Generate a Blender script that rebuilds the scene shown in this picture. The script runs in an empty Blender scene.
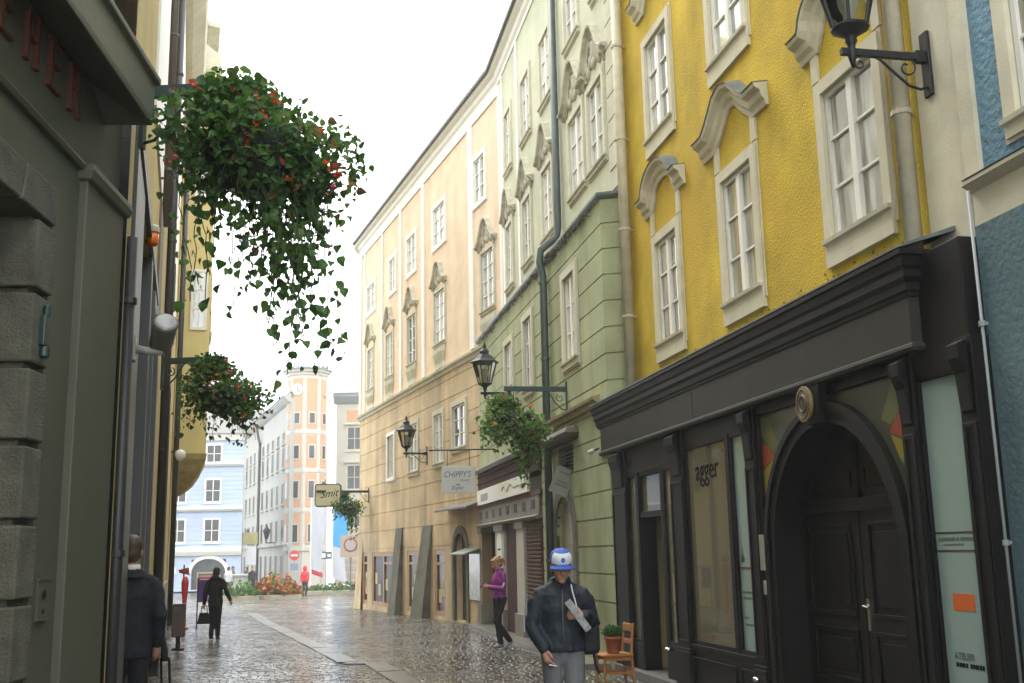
import bpy, bmesh, math, random
from mathutils import Vector, Matrix
R = math.radians
random.seed(7)
sc = bpy.context.scene
COL = sc.collection

# ------------------------------------------------------------------ camera, sky, sun, exposure
cd = bpy.data.cameras.new('camera'); cam = bpy.data.objects.new('camera', cd); COL.objects.link(cam)
FPX, PITCH, ROLL = 1075.0, math.atan(211.45/1075.0), 0.021
cd.sensor_width = 36.0; cd.lens = 36.0*FPX/1024.0; cd.clip_start = 0.05; cd.clip_end = 2000
_r0 = Vector((1,0,0)); _u0 = Vector((0,-math.sin(PITCH),math.cos(PITCH))); _f = Vector((0,math.cos(PITCH),math.sin(PITCH)))
_r = _r0*math.cos(ROLL)-_u0*math.sin(ROLL); _u = _u0*math.cos(ROLL)+_r0*math.sin(ROLL)
m = Matrix((( _r.x,_u.x,-_f.x,0),(_r.y,_u.y,-_f.y,0),(_r.z,_u.z,-_f.z,1.75),(0,0,0,1)))
cam.matrix_world = m
sc.camera = cam

SUN_EL, SUN_AZ = R(58), R(-35)          # azimuth clockwise from the view direction (+Y)
w = bpy.data.worlds.new('World'); sc.world = w; w.use_nodes = True
nt = w.node_tree; nt.nodes.clear()
N = nt.nodes.new; L = nt.links.new
out = N('ShaderNodeOutputWorld'); bg = N('ShaderNodeBackground'); L(bg.outputs[0], out.inputs[0])
sky = N('ShaderNodeTexSky'); sky.sky_type = 'NISHITA'; sky.sun_disc = False
sky.sun_elevation = SUN_EL; sky.sun_rotation = SUN_AZ
hsv = N('ShaderNodeHueSaturation'); hsv.inputs['Saturation'].default_value = 0.15; L(sky.outputs[0], hsv.inputs['Color'])
tc = N('ShaderNodeTexCoord'); ns = N('ShaderNodeTexNoise'); ns.inputs['Scale'].default_value = 2.2; ns.inputs['Detail'].default_value = 6
L(tc.outputs['Generated'], ns.inputs['Vector'])
cr = N('ShaderNodeValToRGB'); cr.color_ramp.elements[0].position = 0.3; cr.color_ramp.elements[0].color = (8.2,8.5,8.8,1)
cr.color_ramp.elements[1].position = 0.75; cr.color_ramp.elements[1].color = (10.6,10.7,10.7,1)
L(ns.outputs['Fac'], cr.inputs[0])
mx = N('ShaderNodeMixRGB'); mx.inputs[0].default_value = 0.93; L(hsv.outputs[0], mx.inputs[1]); L(cr.outputs[0], mx.inputs[2])
L(mx.outputs[0], bg.inputs['Color']); bg.inputs['Strength'].default_value = 0.125
sl = bpy.data.lights.new('sun', 'SUN'); so = bpy.data.objects.new('sun', sl); COL.objects.link(so)
sl.energy = 0.9; sl.angle = R(25); sl.color = (1.0, 0.96, 0.88)
_sd = Vector((math.sin(SUN_AZ)*math.cos(SUN_EL), math.cos(SUN_AZ)*math.cos(SUN_EL), math.sin(SUN_EL)))
so.rotation_euler = _sd.to_track_quat('Z', 'Y').to_euler(); so.location = (0,0,40)
vs = sc.view_settings; vs.view_transform = 'Standard'; vs.look = 'None'; vs.exposure = 1.62; vs.gamma = 1.0; vs.use_curve_mapping = False
try:
    sc.cycles.max_bounces = 8; sc.cycles.diffuse_bounces = 4; sc.cycles.glossy_bounces = 3; sc.cycles.transmission_bounces = 4
    sc.cycles.transparent_max_bounces = 12; sc.cycles.use_denoising = True; sc.cycles.caustics_reflective = False; sc.cycles.caustics_refractive = False
    sc.cycles.sample_clamp_indirect = 8
except Exception: pass

# ------------------------------------------------------------------ materials
_M = {}
def mat(name, col, rough=0.8, metal=0.0, var=0.0, vscale=3.0, bump=0.0, bscale=40.0, spec=0.5, streak=0.0, trans=0.0, col2=None, bdist=0.02):
    if name in _M: return _M[name]
    M = bpy.data.materials.new(name); M.use_nodes = True; t = M.node_tree; n = t.nodes; l = t.links
    b = n['Principled BSDF']; b.inputs['Roughness'].default_value = rough; b.inputs['Metallic'].default_value = metal
    b.inputs['Specular IOR Level'].default_value = spec
    b.inputs['Base Color'].default_value = (*col,1)
    if var or streak or bump:
        tc = n.new('ShaderNodeTexCoord')
    if var or streak:
        nz = n.new('ShaderNodeTexNoise'); nz.inputs['Scale'].default_value = vscale; nz.inputs['Detail'].default_value = 7; nz.inputs['Roughness'].default_value = 0.62
        l.new(tc.outputs['Object'], nz.inputs['Vector'])
        rp = n.new('ShaderNodeMapRange'); rp.inputs[1].default_value = 0.3; rp.inputs[2].default_value = 0.72; rp.inputs[3].default_value = 1-var; rp.inputs[4].default_value = 1+var*0.45
        l.new(nz.outputs['Fac'], rp.inputs[0])
        last = rp.outputs[0]
        if streak:
            mp = n.new('ShaderNodeMapping'); mp.inputs['Scale'].default_value = (1.7,1.7,0.22); l.new(tc.outputs['Object'], mp.inputs[0])
            n2 = n.new('ShaderNodeTexNoise'); n2.inputs['Scale'].default_value = 1.0; n2.inputs['Detail'].default_value = 8; l.new(mp.outputs[0], n2.inputs['Vector'])
            r2 = n.new('ShaderNodeMapRange'); r2.inputs[1].default_value = 0.42; r2.inputs[2].default_value = 0.75; r2.inputs[3].default_value = 1.0; r2.inputs[4].default_value = 1-streak
            l.new(n2.outputs['Fac'], r2.inputs[0])
            mu = n.new('ShaderNodeMath'); mu.operation = 'MULTIPLY'; l.new(last, mu.inputs[0]); l.new(r2.outputs[0], mu.inputs[1]); last = mu.outputs[0]
        mc = n.new('ShaderNodeMixRGB'); mc.blend_type = 'MULTIPLY'; mc.inputs[0].default_value = 1.0; mc.inputs[1].default_value = (*col,1)
        l.new(last, mc.inputs[2]); 
        if col2:
            n3 = n.new('ShaderNodeTexNoise'); n3.inputs['Scale'].default_value = vscale*0.37; n3.inputs['Detail'].default_value = 6; l.new(tc.outputs['Object'], n3.inputs['Vector'])
            r3 = n.new('ShaderNodeMapRange'); r3.inputs[1].default_value = 0.5; r3.inputs[2].default_value = 0.7; l.new(n3.outputs['Fac'], r3.inputs[0])
            m3 = n.new('ShaderNodeMixRGB'); l.new(r3.outputs[0], m3.inputs[0]); l.new(mc.outputs[0], m3.inputs[1]); m3.inputs[2].default_value = (*col2,1)
            l.new(m3.outputs[0], b.inputs['Base Color'])
        else: l.new(mc.outputs[0], b.inputs['Base Color'])
    if bump:
        nb = n.new('ShaderNodeTexNoise'); nb.inputs['Scale'].default_value = bscale; nb.inputs['Detail'].default_value = 4
        l.new(tc.outputs['Object'], nb.inputs['Vector'])
        bp = n.new('ShaderNodeBump'); bp.inputs['Strength'].default_value = bump; bp.inputs['Distance'].default_value = bdist
        l.new(nb.outputs['Fac'], bp.inputs['Height']); l.new(bp.outputs[0], b.inputs['Normal'])
    if trans:
        tr = n.new('ShaderNodeBsdfTranslucent'); tr.inputs[0].default_value = (*[min(1,c*1.6) for c in col],1)
        ms = n.new('ShaderNodeMixShader'); ms.inputs[0].default_value = trans
        l.new(b.outputs[0], ms.inputs[1]); l.new(tr.outputs[0], ms.inputs[2]); l.new(ms.outputs[0], n['Material Output'].inputs[0])
    _M[name] = M; return M

def glass_mat(name, tint=(0.8,0.85,0.82), refl_mix=0.0, rough=0.01):
    if name in _M: return _M[name]
    M = bpy.data.materials.new(name); M.use_nodes = True; t = M.node_tree; n = t.nodes; l = t.links
    n.remove(n['Principled BSDF'])
    a = n.new('ShaderNodeBsdfTransparent'); a.inputs[0].default_value = (*tint,1)
    g = n.new('ShaderNodeBsdfGlossy'); g.inputs['Roughness'].default_value = rough
    f = n.new('ShaderNodeFresnel'); f.inputs[0].default_value = 1.6
    s = n.new('ShaderNodeMixShader'); l.new(f.outputs[0], s.inputs[0]); l.new(a.outputs[0], s.inputs[1]); l.new(g.outputs[0], s.inputs[2])
    if refl_mix:
        d = n.new('ShaderNodeBsdfDiffuse'); d.inputs[0].default_value = (0.62,0.58,0.40,1); s2 = n.new('ShaderNodeMixShader'); s2.inputs[0].default_value = refl_mix  # yellowish diffuse share paints a milky reflection onto the glass
        l.new(s.outputs[0], s2.inputs[1]); l.new(d.outputs[0], s2.inputs[2]); s = s2
    l.new(s.outputs[0], n['Material Output'].inputs[0]); _M[name] = M; return M

def pane_mat(name, c1, c2, scale=1.3):
    """old window pane; pale tones stand in for reflected sky and curtains behind it"""
    if name in _M: return _M[name]
    M = bpy.data.materials.new(name); M.use_nodes = True; t = M.node_tree; n = t.nodes; l = t.links
    b = n['Principled BSDF']; b.inputs['Roughness'].default_value = 0.04; b.inputs['Specular IOR Level'].default_value = 0.9; b.inputs['IOR'].default_value = 1.9
    tc = n.new('ShaderNodeTexCoord'); mp = n.new('ShaderNodeMapping'); mp.inputs['Scale'].default_value = (4,4,0.6); l.new(tc.outputs['Object'], mp.inputs[0])
    z = n.new('ShaderNodeTexNoise'); z.inputs['Scale'].default_value = scale; l.new(mp.outputs[0], z.inputs['Vector'])
    r = n.new('ShaderNodeValToRGB'); r.color_ramp.elements[0].position = 0.42; r.color_ramp.elements[0].color = (*c1,1); r.color_ramp.elements[1].position = 0.6; r.color_ramp.elements[1].color = (*c2,1)
    l.new(z.outputs['Fac'], r.inputs[0]); l.new(r.outputs[0], b.inputs['Base Color'])
    zb = n.new('ShaderNodeTexNoise'); zb.inputs['Scale'].default_value = 2.5; l.new(tc.outputs['Object'], zb.inputs['Vector'])
    bp = n.new('ShaderNodeBump'); bp.inputs['Strength'].default_value = 0.05; bp.inputs['Distance'].default_value = 0.02; l.new(zb.outputs['Fac'], bp.inputs['Height']); l.new(bp.outputs[0], b.inputs['Normal'])
    _M[name] = M; return M

def setts_mat():
    """wet granite setts, every stone a little different"""
    M = bpy.data.materials.new('wet_setts'); M.use_nodes = True; t = M.node_tree; n = t.nodes; l = t.links
    b = n['Principled BSDF']; tc = n.new('ShaderNodeTexCoord'); ge = n.new('ShaderNodeNewGeometry')
    r = n.new('ShaderNodeValToRGB'); e = r.color_ramp.elements; e[0].position = 0; e[0].color = (0.055,0.052,0.042,1); e[1].position = 1; e[1].color = (0.15,0.135,0.108,1)
    q = e.new(.35); q.color = (0.085,0.082,0.072,1); q = e.new(.7); q.color = (0.115,0.094,0.066,1)
    l.new(ge.outputs['Random Per Island'], r.inputs[0])
    zc = n.new('ShaderNodeTexNoise'); zc.inputs['Scale'].default_value = 0.45; zc.inputs['Detail'].default_value = 5; l.new(tc.outputs['Object'], zc.inputs['Vector'])
    rc = n.new('ShaderNodeMapRange'); rc.inputs[1].default_value = 0.35; rc.inputs[2].default_value = 0.68; rc.inputs[3].default_value = 0.6; rc.inputs[4].default_value = 1.3; l.new(zc.outputs['Fac'], rc.inputs[0])
    mc = n.new('ShaderNodeMixRGB'); mc.blend_type = 'MULTIPLY'; mc.inputs[0].default_value = 1; l.new(r.outputs[0], mc.inputs[1]); l.new(rc.outputs[0], mc.inputs[2]); l.new(mc.outputs[0], b.inputs['Base Color'])
    zr = n.new('ShaderNodeTexNoise'); zr.inputs['Scale'].default_value = 0.8; zr.inputs['Detail'].default_value = 6; l.new(tc.outputs['Object'], zr.inputs['Vector'])
    rr = n.new('ShaderNodeMapRange'); rr.inputs[1].default_value = 0.38; rr.inputs[2].default_value = 0.66; rr.inputs[3].default_value = 0.12; rr.inputs[4].default_value = 0.30; l.new(zr.outputs['Fac'], rr.inputs[0]); l.new(rr.outputs[0], b.inputs['Roughness'])
    zh = n.new('ShaderNodeTexNoise'); zh.inputs['Scale'].default_value = 14.0; zh.inputs['Detail'].default_value = 4; l.new(tc.outputs['Object'], zh.inputs['Vector'])
    bp = n.new('ShaderNodeBump'); bp.inputs['Strength'].default_value = 0.35; bp.inputs['Distance'].default_value = 0.012; l.new(zh.outputs['Fac'], bp.inputs['Height']); l.new(bp.outputs[0], b.inputs['Normal'])
    return M

# ------------------------------------------------------------------ mesh builder
class MB:
    """collects faces; build() links them as ONE mesh object. s runs along a facade, y towards the street, z up."""
    def __init__(s, fr=None):
        s.v = []; s.f = []; s.mi = []; s.cur = 0; s.fr = fr
    def P(s, p):
        if s.fr: return (s.fr.sg*(p[0]-s.fr.s0), p[1], p[2]-s.fr.z0)
        return tuple(p)
    def add(s, vs, fs):
        o = len(s.v); s.v += [s.P(p) for p in vs]; s.f += [tuple(i+o for i in f) for f in fs]; s.mi += [s.cur]*len(fs); return s
    def quad(s, a, b, c, d): return s.add([a,b,c,d], [(0,1,2,3)])
    def box(s, x0, x1, y0, y1, z0, z1):
        return s.add([(x0,y0,z0),(x1,y0,z0),(x1,y1,z0),(x0,y1,z0),(x0,y0,z1),(x1,y0,z1),(x1,y1,z1),(x0,y1,z1)],
                     [(0,3,2,1),(4,5,6,7),(0,1,5,4),(1,2,6,5),(2,3,7,6),(3,0,4,7)])
    def obox(s, c, ax, ay, az):
        c = Vector(c); ax = Vector(ax); ay = Vector(ay); az = Vector(az)
        vs = [c+ax*i+ay*j+az*k for k in (-1,1) for j in (-1,1) for i in (-1,1)]
        return s.add(vs, [(0,2,3,1),(4,5,7,6),(0,1,5,4),(1,3,7,5),(3,2,6,7),(2,0,4,6)])
    def prism(s, pts, y0, y1):
        """outline in the (s,z) plane given thickness from y0 to y1"""
        n = len(pts)
        vs = [(p[0],y0,p[1]) for p in pts]+[(p[0],y1,p[1]) for p in pts]
        return s.add(vs, [tuple(range(n)), tuple(range(2*n-1,n-1,-1))]+[(i,(i+1)%n,n+(i+1)%n,n+i) for i in range(n)])
    def zprism(s, pts, z0, z1):
        n = len(pts)
        vs = [(p[0],p[1],z0) for p in pts]+[(p[0],p[1],z1) for p in pts]
        return s.add(vs, [tuple(range(n)), tuple(range(2*n-1,n-1,-1))]+[(i,(i+1)%n,n+(i+1)%n,n+i) for i in range(n)])
    def tube(s, pts, r, n=8, cap=True, ell=None):
        """r: radius or list; ell: list of (ra, rb) with a along world x-ish"""
        pts = [Vector(p) for p in pts]; k = len(pts)
        rs = r if isinstance(r, (list,tuple)) else [r]*k
        T = []
        for i in range(k):
            a = pts[max(0,i-1)]; b = pts[min(k-1,i+1)]; d = (b-a)
            T.append(d.normalized() if d.length > 1e-9 else Vector((0,0,1)))
        up = Vector((0,0,1)) if abs(T[0].z) < 0.9 else Vector((0,1,0))
        U = up.cross(T[0]).normalized()
        vs = []
        for i in range(k):
            U = (U - T[i]*U.dot(T[i])).normalized(); W = T[i].cross(U)
            for j in range(n):
                a = 2*math.pi*j/n
                if isinstance(rs[i], (list,tuple)): ra, rb = rs[i]
                else: ra = rb = rs[i]
                vs.append(pts[i]+U*math.cos(a)*ra+W*math.sin(a)*rb)
        fs = [(i*n+j, i*n+(j+1)%n, (i+1)*n+(j+1)%n, (i+1)*n+j) for i in range(k-1) for j in range(n)]
        if cap: fs += [tuple(range(n-1,-1,-1)), tuple(range((k-1)*n, k*n))]
        return s.add(vs, fs)
    def lathe(s, prof, c=(0,0,0), n=16, sx=1, sy=1, ph=0):
        vs = [(c[0]+r*sx*math.cos(2*math.pi*j/n+ph), c[1]+r*sy*math.sin(2*math.pi*j/n+ph), c[2]+z) for r, z in prof for j in range(n)]
        k = len(prof)
        fs = [(i*n+j, i*n+(j+1)%n, (i+1)*n+(j+1)%n, (i+1)*n+j) for i in range(k-1) for j in range(n)]
        fs += [tuple(range(n-1,-1,-1)), tuple(range((k-1)*n, k*n))]
        return s.add(vs, fs)
    def ball(s, c, rx, ry=None, rz=None, n=12, m=8):
        ry = ry or rx; rz = rz or rx
        prof = [(math.sin(math.pi*i/m), -math.cos(math.pi*i/m)*rz) for i in range(1,m)]
        k = len(prof); vs = [(c[0]+r*rx*math.cos(2*math.pi*j/n), c[1]+r*ry*math.sin(2*math.pi*j/n), c[2]+z) for r, z in prof for j in range(n)]
        fs = [(i*n+j, i*n+(j+1)%n, (i+1)*n+(j+1)%n, (i+1)*n+j) for i in range(k-1) for j in range(n)]
        vs += [(c[0],c[1],c[2]-rz),(c[0],c[1],c[2]+rz)]
        fs += [((j+1)%n, j, k*n) for j in range(n)]+[((k-1)*n+j,(k-1)*n+(j+1)%n,k*n+1) for j in range(n)]
        return s.add(vs, fs)
    def sweep(s, prof, path, y0=0.0):
        """moulding: prof = [(out, h)], path = [(s,z)] in the wall plane; h is measured across the path (up for a path running to -s)"""
        k = len(path); n = len(prof); vs = []
        for i in range(k):
            p = Vector(path[i])
            d1 = (Vector(path[i])-Vector(path[i-1])).normalized() if i > 0 else None
            d2 = (Vector(path[i+1])-Vector(path[i])).normalized() if i < k-1 else None
            d1 = d1 or d2; d2 = d2 or d1
            n1 = Vector((-d1.y,d1.x)); n2 = Vector((-d2.y,d2.x)); nn = (n1+n2).normalized(); q = 1/max(0.35,nn.dot(n1))
            for o, h in prof: vs.append((p.x+nn.x*h*q, y0+o, p.y+nn.y*h*q))
        fs = [(i*n+j, i*n+(j+1)%n, (i+1)*n+(j+1)%n, (i+1)*n+j) for i in range(k-1) for j in range(n)]
        fs += [tuple(range(n-1,-1,-1)), tuple(range((k-1)*n,k*n))]
        return s.add(vs, fs)
    def hsweep(s, prof, path):
        """horizontal moulding: prof = [(out, z)], path = [(s,y)] ; out to the left of travel"""
        k = len(path); n = len(prof); vs = []
        for i in range(k):
            p = Vector(path[i])
            d1 = (Vector(path[i])-Vector(path[i-1])).normalized() if i > 0 else None
            d2 = (Vector(path[i+1])-Vector(path[i])).normalized() if i < k-1 else None
            d1 = d1 or d2; d2 = d2 or d1
            n1 = Vector((-d1.y,d1.x)); n2 = Vector((-d2.y,d2.x)); nn = (n1+n2).normalized(); q = 1/max(0.35,nn.dot(n1))
            for o, z in prof: vs.append((p.x+nn.x*o*q, p.y+nn.y*o*q, z))
        fs = [(i*n+j, i*n+(j+1)%n, (i+1)*n+(j+1)%n, (i+1)*n+j) for i in range(k-1) for j in range(n)]
        fs += [tuple(range(n-1,-1,-1)), tuple(range((k-1)*n,k*n))]
        return s.add(vs, fs)
    def wall(s, x0, x1, z0, z1, y, ops=(), depth=0.16, grooves=(), gd=0.02):
        """wall face with rectangular openings (with reveals) and recessed horizontal joints"""
        xs = sorted({x0,x1,*[v for o in ops for v in o[:2] if x0 < v < x1]})
        zs = sorted({z0,z1,*[v for o in ops for v in o[2:4] if z0 < v < z1],*[v for g in grooves for v in (g-0.012,g+0.012) if z0 < v < z1]})
        def hole(x, z): return any(o[0] < x < o[1] and o[2] < z < o[3] for o in ops)
        def gy(z): return y-gd if any(abs(z-g) < 0.012 for g in grooves) else y
        for i in range(len(xs)-1):
            for j in range(len(zs)-1):
                cx = (xs[i]+xs[i+1])/2; cz = (zs[j]+zs[j+1])/2
                if hole(cx, cz): continue
                yy = gy(cz); s.quad((xs[i],yy,zs[j]),(xs[i+1],yy,zs[j]),(xs[i+1],yy,zs[j+1]),(xs[i],yy,zs[j+1]))
                if j+1 < len(zs)-1:
                    cz2 = (zs[j+1]+zs[j+2])/2; y2 = gy(cz2)
                    if y2 != yy and not hole(cx, cz2): s.quad((xs[i],yy,zs[j+1]),(xs[i+1],yy,zs[j+1]),(xs[i+1],y2,zs[j+1]),(xs[i],y2,zs[j+1]))
        for (a,b,c,d) in [o[:4] for o in ops]:
            k = y-depth
            s.quad((a,y,c),(a,k,c),(a,k,d),(a,y,d)); s.quad((b,y,c),(b,y,d),(b,k,d),(b,k,c))
            s.quad((a,y,d),(a,k,d),(b,k,d),(b,y,d)); s.quad((a,y,c),(b,y,c),(b,k,c),(a,k,c))
        return s
    def ring(s, x0, x1, z0, z1, wd, y0, y1):
        """rectangular frame of width wd outside the opening"""
        s.box(x0-wd,x0,y0,y1,z0-wd,z1+wd); s.box(x1,x1+wd,y0,y1,z0-wd,z1+wd)
        s.box(x0,x1,y0,y1,z1,z1+wd); s.box(x0,x1,y0,y1,z0-wd,z0); return s
    def text(s, body, size, x, y, z, dirx=-1, align='LEFT', ext=0.004, shear=0.0, sx=1.0, plane=None):
        cu = bpy.data.curves.new('lettering', 'FONT'); cu.body = body; cu.size = size; cu.extrude = ext/2; cu.align_x = align; cu.shear = shear; cu.resolution_u = 3
        o = bpy.data.objects.new('lettering', cu); COL.objects.link(o)
        dg = bpy.context.evaluated_depsgraph_get(); me = bpy.data.meshes.new_from_object(o.evaluated_get(dg))
        vs = [(x+dirx*v.co.x*sx, y+v.co.z*(1 if dirx < 0 else -1), z+v.co.y) for v in me.vertices]
        if plane: vs = [plane(v.co.x*sx, v.co.y, v.co.z) for v in me.vertices]
        s.add(vs, [tuple(p.vertices) for p in me.polygons])
        bpy.data.objects.remove(o); bpy.data.curves.remove(cu); bpy.data.meshes.remove(me); return s
    def build(s, name, mats, parent=None, smooth=False, bevel=0.0, fixn=True):
        me = bpy.data.meshes.new(name); me.from_pydata(s.v, [], s.f)
        if not isinstance(mats, (list,tuple)): mats = [mats]
        for q in mats: me.materials.append(q)
        me.polygons.foreach_set('material_index', s.mi)
        if fixn:
            bm = bmesh.new(); bm.from_mesh(me); bmesh.ops.recalc_face_normals(bm, faces=bm.faces); bm.to_mesh(me); bm.free()
        if smooth: me.polygons.foreach_set('use_smooth', [True]*len(me.polygons))
        me.update()
        o = bpy.data.objects.new(name, me); COL.objects.link(o)
        if parent: o.parent = parent
        if bevel:
            b = o.modifiers.new('bevel', 'BEVEL'); b.width = bevel; b.segments = 2; b.limit_method = 'ANGLE'; b.angle_limit = R(40)
        return o

class Fac:
    """facade line: P + s*u (u away from the camera); sg=+1 right-hand side of the street, -1 left-hand side"""
    def __init__(s, P, az, sg=1, s0=0.0, z0=0.0):
        s.P = Vector((P[0],P[1],0)); s.az = az; s.sg = sg; s.s0 = s0; s.z0 = z0
        s.u = Vector((math.sin(az),math.cos(az),0)); s.n = Vector((-math.cos(az),math.sin(az),0))*sg
        s.rot = math.atan2(s.u.y*sg, s.u.x*sg)
    def at(s, S, y=0, z=0): return s.P+s.u*S+s.n*y+Vector((0,0,z))
    def sub(s, s0, z0=0.0): return Fac(s.P, s.az, s.sg, s0, z0)

def tag(o, label=None, cat=None, group=None, kind=None):
    if label: o['label'] = label
    if cat: o['category'] = cat
    if group: o['group'] = group
    if kind: o['kind'] = kind
    return o
def thing(name, label, cat, loc=(0,0,0), rz=0.0, group=None):
    o = bpy.data.objects.new(name, None); COL.objects.link(o); o.empty_display_size = 0.2
    o.location = loc; o.rotation_euler = (0,0,rz); return tag(o, label, cat, group)
def fthing(name, label, cat, fr, group=None):
    return thing(name, label, cat, fr.at(fr.s0, 0, fr.z0), fr.rot, group)
def gz(y): return 0.0 if y < 20 else (-0.01*(y-20) if y < 100 else -0.8)

AR, AB, AL, AK = R(-11.18), R(-20.4), R(-3.63), R(-16.9)
FG = Fac((4.75,0), AR)                                   # right-hand side: shop, yellow and green house
FB = Fac(FG.at(29.2)[:2], AB)                            # right-hand side further on: apricot house
FL = Fac((-2.665,7), AL, -1)                               # left-hand side near: grey shop
FK = Fac((-2.6,7), AK, -1)                               # left-hand side further on

# palette
yel = mat('yellow_stucco', (0.64,0.455,0.030), 0.92, var=0.34, vscale=1.1, bump=0.75, bscale=42, streak=0.25, bdist=0.018, col2=(0.52,0.34,0.022))
cream = mat('cream_trim', (0.62,0.58,0.43), 0.75, var=0.16, vscale=2.5, bump=0.15, bscale=60, streak=0.15)
grn = mat('green_stucco', (0.40,0.435,0.25), 0.9, var=0.28, vscale=0.9, bump=0.35, bscale=30, streak=0.35)
grnu = mat('pale_green_stucco', (0.56,0.58,0.43), 0.9, var=0.12, vscale=1.4, bump=0.2, bscale=50, streak=0.12)
trimg = mat('pale_stone_trim', (0.62,0.60,0.47), 0.85, var=0.15, vscale=3, bump=0.2, bscale=60, streak=0.15)
orna = mat('weathered_stucco', (0.52,0.50,0.40), 0.9, var=0.35, vscale=6, bump=0.3, bscale=60)
apr = mat('apricot_stucco', (0.82,0.64,0.46), 0.9, var=0.16, vscale=1.2, bump=0.2, bscale=50, streak=0.10)
aprl = mat('ochre_stucco', (0.68,0.53,0.325), 0.9, var=0.30, vscale=0.8, bump=0.3, bscale=30, streak=0.38, col2=(0.36,0.30,0.20))
white = mat('white_paint', (0.78,0.77,0.70), 0.5, var=0.08, vscale=5)
lead = mat('lead_sheet', (0.16,0.19,0.18), 0.45, 0.3, var=0.35, vscale=4)
slate = mat('dark_roof', (0.13,0.125,0.12), 0.7, var=0.3, vscale=3)
blackp = mat('black_paint', (0.0045,0.0042,0.0035), 0.55, spec=.22, var=0.4, vscale=5, bump=0.15, bscale=35, col2=(0.010,0.009,0.007))
blackm = mat('faded_black_paint', (0.024,0.0235,0.017), 0.6, spec=.3, var=0.25, vscale=1.5, bump=0.1, bscale=30)
iron = mat('wrought_iron', (0.014,0.015,0.016), 0.5, 0.2, var=0.3, vscale=20)
pane = pane_mat('window_pane', (0.28,0.30,0.29), (0.56,0.57,0.53))  # pale base colours carry the sky's reflection as well as curtains
paneY = pane_mat('curtained_pane', (0.20,0.19,0.13), (0.46,0.45,0.38), 2.0)
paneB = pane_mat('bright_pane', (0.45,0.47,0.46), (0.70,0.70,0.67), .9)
paneD = pane_mat('dark_pane', (0.03,0.035,0.035), (0.10,0.11,0.11))
glass = glass_mat('shop_glass', refl_mix=0.20, rough=0.02)

# ------------------------------------------------------------------ setting: ground, gutter, kerb, plaza
ys = [-11,0,20,60,100,148]
mb = MB()
for i in range(len(ys)-1):
    a, b = ys[i], ys[i+1]
    mb.quad((-74,a,gz(a)-.010),(44,a,gz(a)-.010),(44,b,gz(b)-.010),(-74,b,gz(b)-.010))
tag(mb.build('street', mat('wet_joint_mortar', (0.06,0.057,0.05), 0.22, var=.5, vscale=.7, bump=.5, bscale=5)), kind='structure')
# the stones of the paving, laid in rows across the street
mb = MB(); rn = random.Random(3); dv = Vector((math.sin(R(-17)),math.cos(R(-17)),0)); xv = Vector((dv.y,-dv.x,0)); row = 0; d = 4.0
while d < 62:
    rd = .110 if d < 26 else (.14 if d < 40 else .24)
    c0 = -2.2 if d < 8 else -1.2
    x = -5.5-rn.random()*.2 if d < 30 else -7.5-rn.random()*.2
    xe = 6.5 if d < 20 else 10.5
    while x < xe:
        w_ = rn.uniform(.09,.165)*(1 if d < 26 else (1.2 if d < 40 else 1.7)); c = dv*(d+rn.uniform(-.008,.008))+xv*(x+w_/2)
        p_ = Vector((c.x-1.0, c.y+2.0, 0))
        if -.5 < p_.y < 100:
            h = rn.gauss(0,.0018); tx = rn.gauss(0,.014); ty = rn.gauss(0,.014); hw = w_/2-.005; hd = rd/2-.005; z = gz(p_.y); k = .90
            top = [p_+xv*(i*hw*k)+dv*(j*hd*k)+Vector((0,0,z+h+tx*i*hw+ty*j*hd)) for i, j in ((-1,-1),(1,-1),(1,1),(-1,1))]
            bot = [p_+xv*(i*hw)+dv*(j*hd)+Vector((0,0,z-.011)) for i, j in ((-1,-1),(1,-1),(1,1),(-1,1))]
            mid = [a_*.35+b_*.65+Vector((0,0,.0035)) for a_, b_ in zip(top,bot)]
            mb.add(top+mid+bot, [(0,1,2,3),(0,4,5,1),(1,5,6,2),(2,6,7,3),(3,7,4,0),(4,8,9,5),(5,9,10,6),(6,10,11,7),(7,11,8,4)])
        x += w_
    d += rd; row += 1
tag(mb.build('street_paving', setts_mat(), smooth=False, fixn=False), kind='structure')
gut = mat('gutter_stone', (0.095,0.092,0.08), 0.30, var=0.45, vscale=2.2, bump=0.4, bscale=18)
def slabs(pts, wd, seg, name):
    """row of flat gutter slabs following pts, laid just above the setts"""
    mb = MB()
    for (a, b) in zip(pts[:-1], pts[1:]):
        a = Vector(a); b = Vector(b); d = (b-a); ln = d.length; d.normalize(); nn = Vector((-d.y,d.x)); k = max(1,int(ln/seg))
        for i in range(k):
            p = a+d*(ln*i/k+0.012); q = a+d*(ln*(i+1)/k-0.012); j = random.uniform(-.012,.012)
            h = random.uniform(0.012,0.020)
            c = [p+nn*(wd/2+j), p-nn*(wd/2-j), q-nn*(wd/2-j), q+nn*(wd/2+j)]
            vs = [(v.x,v.y,gz(v.y)-0.05) for v in c]+[(v.x,v.y,gz(v.y)+h) for v in c]
            mb.add(vs, [(4,5,6,7),(0,1,5,4),(1,2,6,5),(2,3,7,6),(3,0,4,7)])
    return tag(mb.build(name, gut), kind='structure')
slabs([(-0.55,12.4),(-1.36,14.9),(-2.42,18.6)], 0.36, 0.7, 'gutter')
slabs([(-2.86,18.7),(-4.8,24.7),(-7.5,33),(-9.6,40)], 0.34, 0.7, 'gutter')
slabs([(-2.9,18.62),(-2.3,18.5)], 0.3, 0.5, 'gutter')
mb = MB(); p = [FG.at(s, y) for s, y in ((17.3,0.5),(29.0,0.42),(29.0,-0.3),(17.3,-0.3))]
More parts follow.
